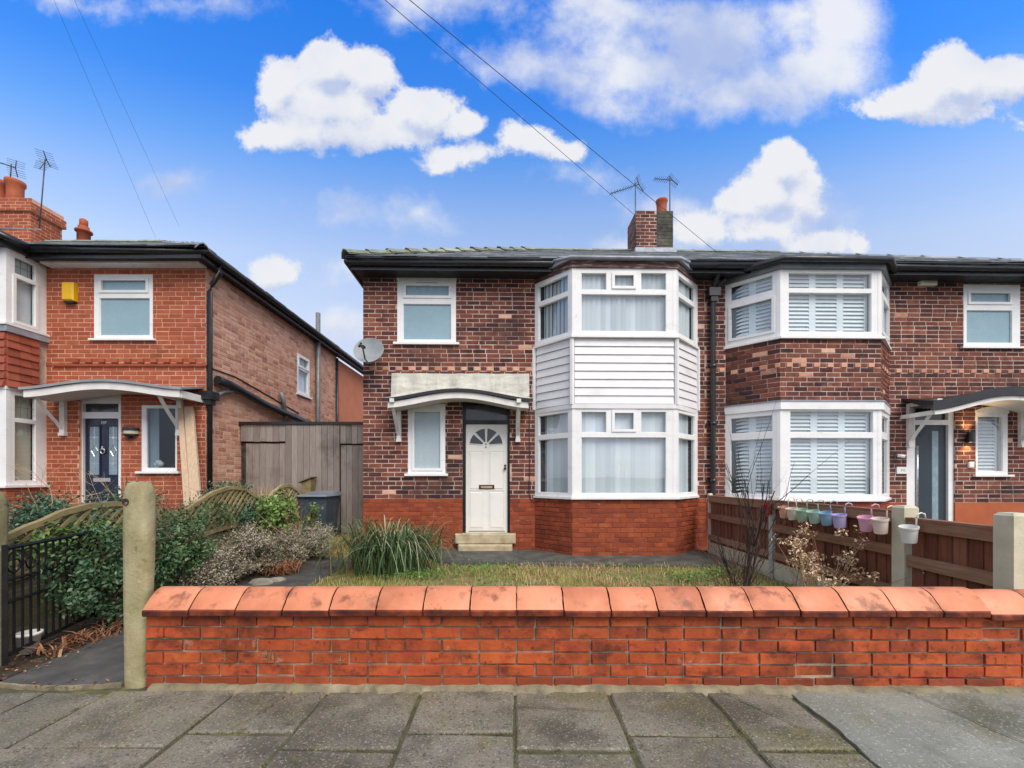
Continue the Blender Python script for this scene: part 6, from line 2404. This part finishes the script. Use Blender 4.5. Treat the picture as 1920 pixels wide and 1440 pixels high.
# strappy clump beside the path
o = thing('strap_leaf_clump', FW, (-1.75, 5.9, 0), 'large arching clump of strappy green leaves below the frosted window', 'plant')
n = 620
P = np.stack([-1.68 + NR.normal(size=n) * .24, 5.9 + NR.normal(size=n) * .2, np.zeros(n)], 1)
az = np.arctan2(P[:, 1] - 5.9, P[:, 0] + 1.68) + NR.normal(size=n) * .7
V, Fc = blades(P, NR.uniform(.8, 1.45, n), NR.uniform(.1, .85, n), NR.uniform(.010, .022, n), 8, NR.uniform(.5, .98, n), az)
part('leaf', raw_mesh('leaf', V, Fc, 'strap', (-1.75, 5.9, 0)), None, o, kind='stuff')
n = 170
P = np.stack([-1.95 + NR.normal(size=n) * .2, 5.95 + NR.normal(size=n) * .12, np.zeros(n)], 1)
V, Fc = blades(P, NR.uniform(.65, 1.2, n), NR.uniform(.1, .45, n), NR.uniform(.006, .012, n), 5, .5)
part('dead_leaf', raw_mesh('dead_leaf', V, Fc, 'dead_strap', (-1.75, 5.9, 0)), None, o, kind='stuff')

# bushes on the path side of the trellis
bush('cotoneaster', (-3.42, 3.95, .52), (.20, .72, .46), 9000, .036, 'leaf_dark', 'dark green small leaved bush filling the space behind the iron gate and post', n_cl=150, spread=.05)
bush('cotoneaster', (-3.36, 4.42, .58), (.20, .34, .40), 4200, .038, 'leaf_mid', 'fresher green bush just past the weathered gate post', n_cl=70, spread=.045)
bush('ivy', (-3.70, 3.6, .72), (.09, .6, .15), 1300, .05, 'leaf_bright', 'light green ivy scrambling along the near lattice panel', n_cl=60, spread=.035, cat='climber', stems=False)
bush('laurel', (-3.45, 6.35, .70), (.24, .34, .34), 1500, .06, 'leaf_bright', 'bright green leafy shrub in front of the wheeled bin', n_cl=40, spread=.045)
bush('laurel', (-3.18, 6.9, .62), (.1, .16, .3), 260, .055, 'leaf_bright', 'thin leafy sprays crossing the front of the bin', n_cl=14, spread=.04)
def blob_pts(c, r, n):
    d = NR.normal(size=(n, 3))
    d /= np.linalg.norm(d, axis=1, keepdims=True)
    d[:, 2] = np.abs(d[:, 2])
    return np.array(c) + d * np.array(r) * NR.uniform(.6, 1, n)[:, None]
sprigs('heather', np.concatenate([blob_pts((-3.3, 4.75, .12), (.24, .38, .42), 70)]), 1500, .13, 'heather', 'grey brown heather mound nearest the garden wall', tiny=.016, group='heather mounds')
sprigs('heather', np.concatenate([blob_pts((-3.32, 5.45, .1), (.26, .34, .55), 70)]), 1500, .13, 'heather', 'pale topped heather mound under the second lattice wave', tiny=.016, group='heather mounds')
sprigs('heather', np.concatenate([blob_pts((-3.22, 6.15, .08), (.28, .32, .42), 60)]), 1300, .13, 'heather', 'low rusty heather mound beside the path bend', tiny=.016, group='heather mounds')
sprigs('heather', np.concatenate([blob_pts((-3.05, 6.75, .08), (.24, .26, .46), 50)]), 1000, .12, 'heather', 'heather mound below the wheeled bin', tiny=.016, group='heather mounds')
n = 260
P = blob_pts((-3.05, 5.75, .05), (.22, .25, .2), n)
o = thing('dead_fern', FW, (-3.05, 5.75, 0), 'rust red dead fern among the heather beside the path', 'plant')
V, Fc = blades(P * np.array([1, 1, .3]), NR.uniform(.1, .3, n), NR.uniform(.1, .3, n), NR.uniform(.006, .014, n), 4, .7)
part('frond', raw_mesh('frond', V, Fc, 'rust_leaf', (-3.05, 5.75, 0)), None, o, kind='stuff')
n = 90
o = thing('dead_fern', FW, (-3.3, 3.3, 0), 'rust brown dead fern at the foot of the iron gate', 'plant')
P = np.stack([NR.uniform(-3.45, -3.2, n), NR.uniform(3.05, 3.75, n), np.full(n, .01)], 1)
V, Fc = blades(P, NR.uniform(.06, .2, n), NR.uniform(.06, .22, n), NR.uniform(.008, .018, n), 4, .6)
part('frond', raw_mesh('frond', V, Fc, 'rust_leaf', (-3.3, 3.3, 0)), None, o, kind='stuff')

bush('ivy', (-3.70, 5.3, .80), (.08, .5, .18), 700, .04, 'leaf_mid', 'sparse ivy creeping over the second lattice wave', n_cl=40, spread=.035, cat='climber', stems=False)
bush('ivy', (-3.66, 6.55, .85), (.08, .3, .2), 500, .045, 'leaf_bright', 'pale ivy over the last lattice wave near the bin', n_cl=30, spread=.03, cat='climber', stems=False)
bush('young_cotoneaster', (-3.42, 5.0, .42), (.16, .4, .26), 1300, .03, 'leaf_mid', 'loose green growth pushing through the nearer heather mounds', n_cl=40, spread=.04)
bush('bramble', (-3.3, 5.75, .3), (.2, .35, .22), 900, .032, 'leaf_dark', 'dark leafy bramble between the two farther heather mounds', n_cl=36, spread=.04)
def tangle(c, r, n, l, mat, label):
    o = thing('dead_bramble', FW, (c[0], c[1], 0), label, 'shrub', 'dead twiggy tangles')
    mb = MB()
    for _ in range(n):
        b = [c[i] + R.uniform(-1, 1) * r[i] for i in range(3)]
        twigs(mb, b, (R.gauss(0, .6), R.gauss(0, .6), R.uniform(.2, 1)), l * R.uniform(.6, 1.3), .0035, 1, .7, bend=.25)
    part('twig', mb, mat, o, kind='stuff')
def later_tangles():
    tangle((-3.38, 4.0, .55), (.2, .7, .3), 26, .42, 'twig_brown', 'bare brown twigs poking out of the dark green bush by the gate')
    tangle((-3.35, 5.2, .3), (.2, .5, .2), 30, .4, 'twig_brown', 'bare twigs tangled among the heather mounds')
    tangle((-4.4, 4.2, .9), (.5, .5, .2), 22, .45, 'dry', 'dry twigs standing above the junipers by the orange house')
    tangle((-3.3, 6.3, .4), (.25, .4, .2), 20, .35, 'dry', 'dry stalks around the bright green shrub')
# shrubs in the neighbour's garden behind the trellis
def conifer(c, r, n, label, L=.2):
    sprigs('juniper', blob_pts(c, r, 60), n, L, 'conifer', label, up=.35, spread=1.0, tiny=.022, per=11, group='junipers behind the lattice', stem='twig')
conifer((-4.25, 4.0, .55), (.45, .4, .5), 1500, 'feathery blue green juniper behind the near lattice panel')
conifer((-4.0, 4.62, .6), (.22, .25, .5), 700, 'small upright juniper in front of the navy door', .22)
conifer((-3.98, 6.1, .55), (.35, .42, .58), 1500, 'juniper spilling over the second lattice wave')
sprigs('juniper', blob_pts((-4.7, 4.8, .3), (.5, .6, .5), 60), 900, .2, 'dry', 'half dead brown juniper below the bay of the orange house', up=.4, tiny=.02, per=9, group='junipers behind the lattice')
conifer((-4.6, 6.6, .4), (.35, .4, .55), 900, 'juniper by the leaning timber boards')
n = 700
o = thing('dry_grass_clump', FW, (-3.95, 6.9, 0), 'tall straw coloured dry grass in front of the board gate', 'plant')
P = np.stack([-3.95 + NR.normal(size=n) * .16, 6.9 + NR.normal(size=n) * .14, np.zeros(n)], 1)
V, Fc = blades(P, NR.uniform(.9, 1.55, n), NR.uniform(.05, .4, n), NR.uniform(.004, .008, n), 5, .22)
part('blade', raw_mesh('blade', V, Fc, 'dry', (-3.95, 6.9, 0)), None, o, kind='stuff')


def twigs(mb, p, d, l, r, depth, spread=.45, tips=None, bend=.12, kids=(2, 4)):
    p, d = Vector(p), Vector(d).normalized()
    pts, rs = [p], [r]
    q = p
    n = 4
    for i in range(n):
        d = (d + Vector((R.gauss(0, bend), R.gauss(0, bend), R.gauss(0, bend * .6) + .03))).normalized()
        q = q + d * l / n
        pts.append(q)
        rs.append(r * (1 - .55 * (i + 1) / n))
    mb.tube(pts, rs, 5 if r > .006 else 4, True, False)
    if depth == 0:
        if tips is not None:
            tips.append((q, d))
        return
    for _ in range(R.randint(*kids)):
        k = R.randint(1, n)
        nd = (d + Vector((R.gauss(0, spread), R.gauss(0, spread), R.gauss(.05, spread * .5)))).normalized()
        twigs(mb, pts[k], nd, l * R.uniform(.45, .75), rs[k] * .72, depth - 1, spread, tips, bend, kids)


later_tangles()
# bare shrub in front of the fence
o = thing('bare_shrub', FW, (2.45, 4.45, 0), 'leafless dark stemmed shrub rising in front of the shuttered bay', 'shrub')
mb = MB()
for (dx, dy, l, r) in ((.06, .02, 1.15, .012), (.2, 0, 1.2, .013), (.28, .02, 1.25, .012), (.14, -.05, 1.2, .010), (.33, .05, 1.1, .010), (.02, .1, .8, .008), (-.35, .05, .75, .009), (-.55, 0, .6, .008), (-.2, .1, .55, .007), (.5, 0, .6, .007)):
    b = (2.38 + R.uniform(-.07, .07), 4.45 + R.uniform(-.08, .08), 0)
    twigs(mb, b, (dx, dy, 1), l, r, 2, .32, bend=.07, kids=(2, 3))
part('branch', mb, 'twig', o)
mb = MB()
for _ in range(22):
    twigs(mb, (2.35 + R.uniform(-.2, .2), 4.45 + R.uniform(-.15, .15), 0), (R.gauss(0, .35), R.gauss(0, .25), 1), R.uniform(.35, .7), .005, 1, .4)
part('twig', mb, 'twig_brown', o)
# dried flower heads
o = thing('dried_hydrangea', FW, (2.95, 4.2, 0), 'dried tan hydrangea heads in front of the brown board fence', 'shrub')
mb = MB()
tips = []
for _ in range(24):
    twigs(mb, (3.02 + R.uniform(-.2, .2), 4.25 + R.uniform(-.25, .25), 0), (R.gauss(0, .3), R.gauss(0, .25), 1), R.uniform(.34, .6), .006, 1, .4, tips)
part('stem', mb, 'dry', o)
C_ = [t[0] for t in tips if t[0].z > .25]
Pl = []
for c in C_:
    k = R.randint(12, 36)
    e = NR.normal(size=(k, 3))
    e /= np.linalg.norm(e, axis=1, keepdims=True)
    Pl.append(np.array(c) + e * np.array([.06, .06, .04]) * NR.uniform(.6, 1.1, k)[:, None])
P = np.concatenate(Pl)
n = len(P)
V, Fc = leaf_mesh('p', P, NR.normal(size=(n, 3)), NR.normal(size=(n, 3)), NR.uniform(.014, .036, n), NR.uniform(.010, .024, n), 'dry', .2)
part('flower_head', raw_mesh('flower_head', V, Fc, 'dry_pale', (2.95, 4.2, 0)), None, o)
# weeds
for (x, y, r_, lab) in ((2.2, 5.35, .16, 'bright green weeds at the foot of the bare shrub'), (-.45, 5.85, .3, 'patch of low green weeds below the white door step'), (2.75, 5.6, .13, 'small green weeds against the fence gravel board'), (-1.2, 5.5, .2, 'low weeds at the edge of the strappy clump')):
    n = 260
    P = np.stack([x + NR.normal(size=n) * r_, y + NR.normal(size=n) * r_ * .6, NR.uniform(.02, .11, n)], 1)
    V, Fc = leaf_mesh('w', P, np.array([0, -.4, 1.]) + NR.normal(size=(n, 3)) * .5, NR.normal(size=(n, 3)), NR.uniform(.03, .07, n), NR.uniform(.012, .026, n), 'weed', .15)
    o = thing('weed_patch', FW, (x, y, 0), lab, 'weeds')
    part('leaf', raw_mesh('leaf', V, Fc, 'weed', (x, y, 0)), None, o, kind='stuff')
for (px, py, lab, s) in ((418, 1238, 'thin dry weed stalk by the wall nearest the gate post', .5), (500, 1236, 'dry straw tuft sprouting low from the garden wall', 1.0), (636, 1246, 'small dry weed low on the garden wall', .5)):
    X = (px - CX) / FPX * 2.6
    h = EYE + (CY - py) / FPX * 2.6
    o = thing('dry_weed', FW, (X, 2.625, h), lab, 'weed', 'dry weeds on the wall face')
    n = int(46 * s)
    P = np.stack([X + NR.normal(size=n) * .012 * s, np.full(n, 2.622), h + NR.normal(size=n) * .012], 1)
    V, Fc = blades(P, NR.uniform(.02, .085, n) * (.6 + .4 * s), NR.uniform(.01, .06, n) * (.5 + .5 * s), NR.uniform(.0018, .0036, n), 4, .5, NR.uniform(-np.pi, 0, n))
    part('stalk', raw_mesh('stalk', V, Fc, 'dry', (X, 2.625, h)), None, o)
o = thing('red_sprig', FW, (1.35, 2.75, .6), 'fine red twigs overhanging the terracotta coping', 'twigs')
mb = MB()
for (x, dx) in ((1.12, -.1), (1.22, .05), (1.3, .2), (1.5, .1), (1.68, .25), (1.78, -.1)):
    twigs(mb, (x, 2.9, .53), (dx, -.5, .15), .22, .0022, 1, .6)
part('twig', mb, 'twig_brown', o)
# stones of the rockery
for (x, y, s, lab) in ((-3.02, 5.2, .1, 'pale flat stone at the edge of the path'), (-2.9, 5.35, .07, 'small brown stone beside the pale flat one'), (-3.12, 4.95, .06, 'dark little stone nearest the wall in the heather bed')):
    mb = MB()
    rings = [(.2, 0), (.95, .05), (1, .3), (.8, .6), (.35, .75), (0, .76)]
    base = len(mb.v)
    mb.lathe([(r_ * s * R.uniform(.9, 1.1), z * s) for r_, z in rings], 10, (x, y, 0), False)
    mb.v = [(a + R.uniform(-.1, .1) * s, b + R.uniform(-.1, .1) * s, c) for a, b, c in mb.v]
    mb.v = [(x + (a - x) * 1.4, b, c) for a, b, c in mb.v]
    solo('garden_stone', mb, 'stone', FW, (x, y, 0), lab, 'stone', 'stones along the path')
# a bare tree far behind the houses
for (x, y, h_, lab) in ((-7.9, 22, 6.6, 'bare winter tree beyond the rear of the orange house'), (-6.0, 21, 5.2, 'small bare tree seen in the gap below the satellite dish')):
    o = thing('bare_tree', FW, (x, y, 0), lab, 'tree', 'bare trees behind the houses')
    mb = MB()
    twigs(mb, (x, y, 0), (0.02, 0, 1), h_ * .45, .09, 0, .3)
    part('trunk', mb, 'twig_brown', o)
    mb = MB()
    for _ in range(9):
        twigs(mb, (x, y, h_ * R.uniform(.3, .45)), (R.gauss(0, .35), R.gauss(0, .35), 1), h_ * .4, .035, 3, .4, kids=(2, 4))
    part('crown', mb, 'twig_brown', o)
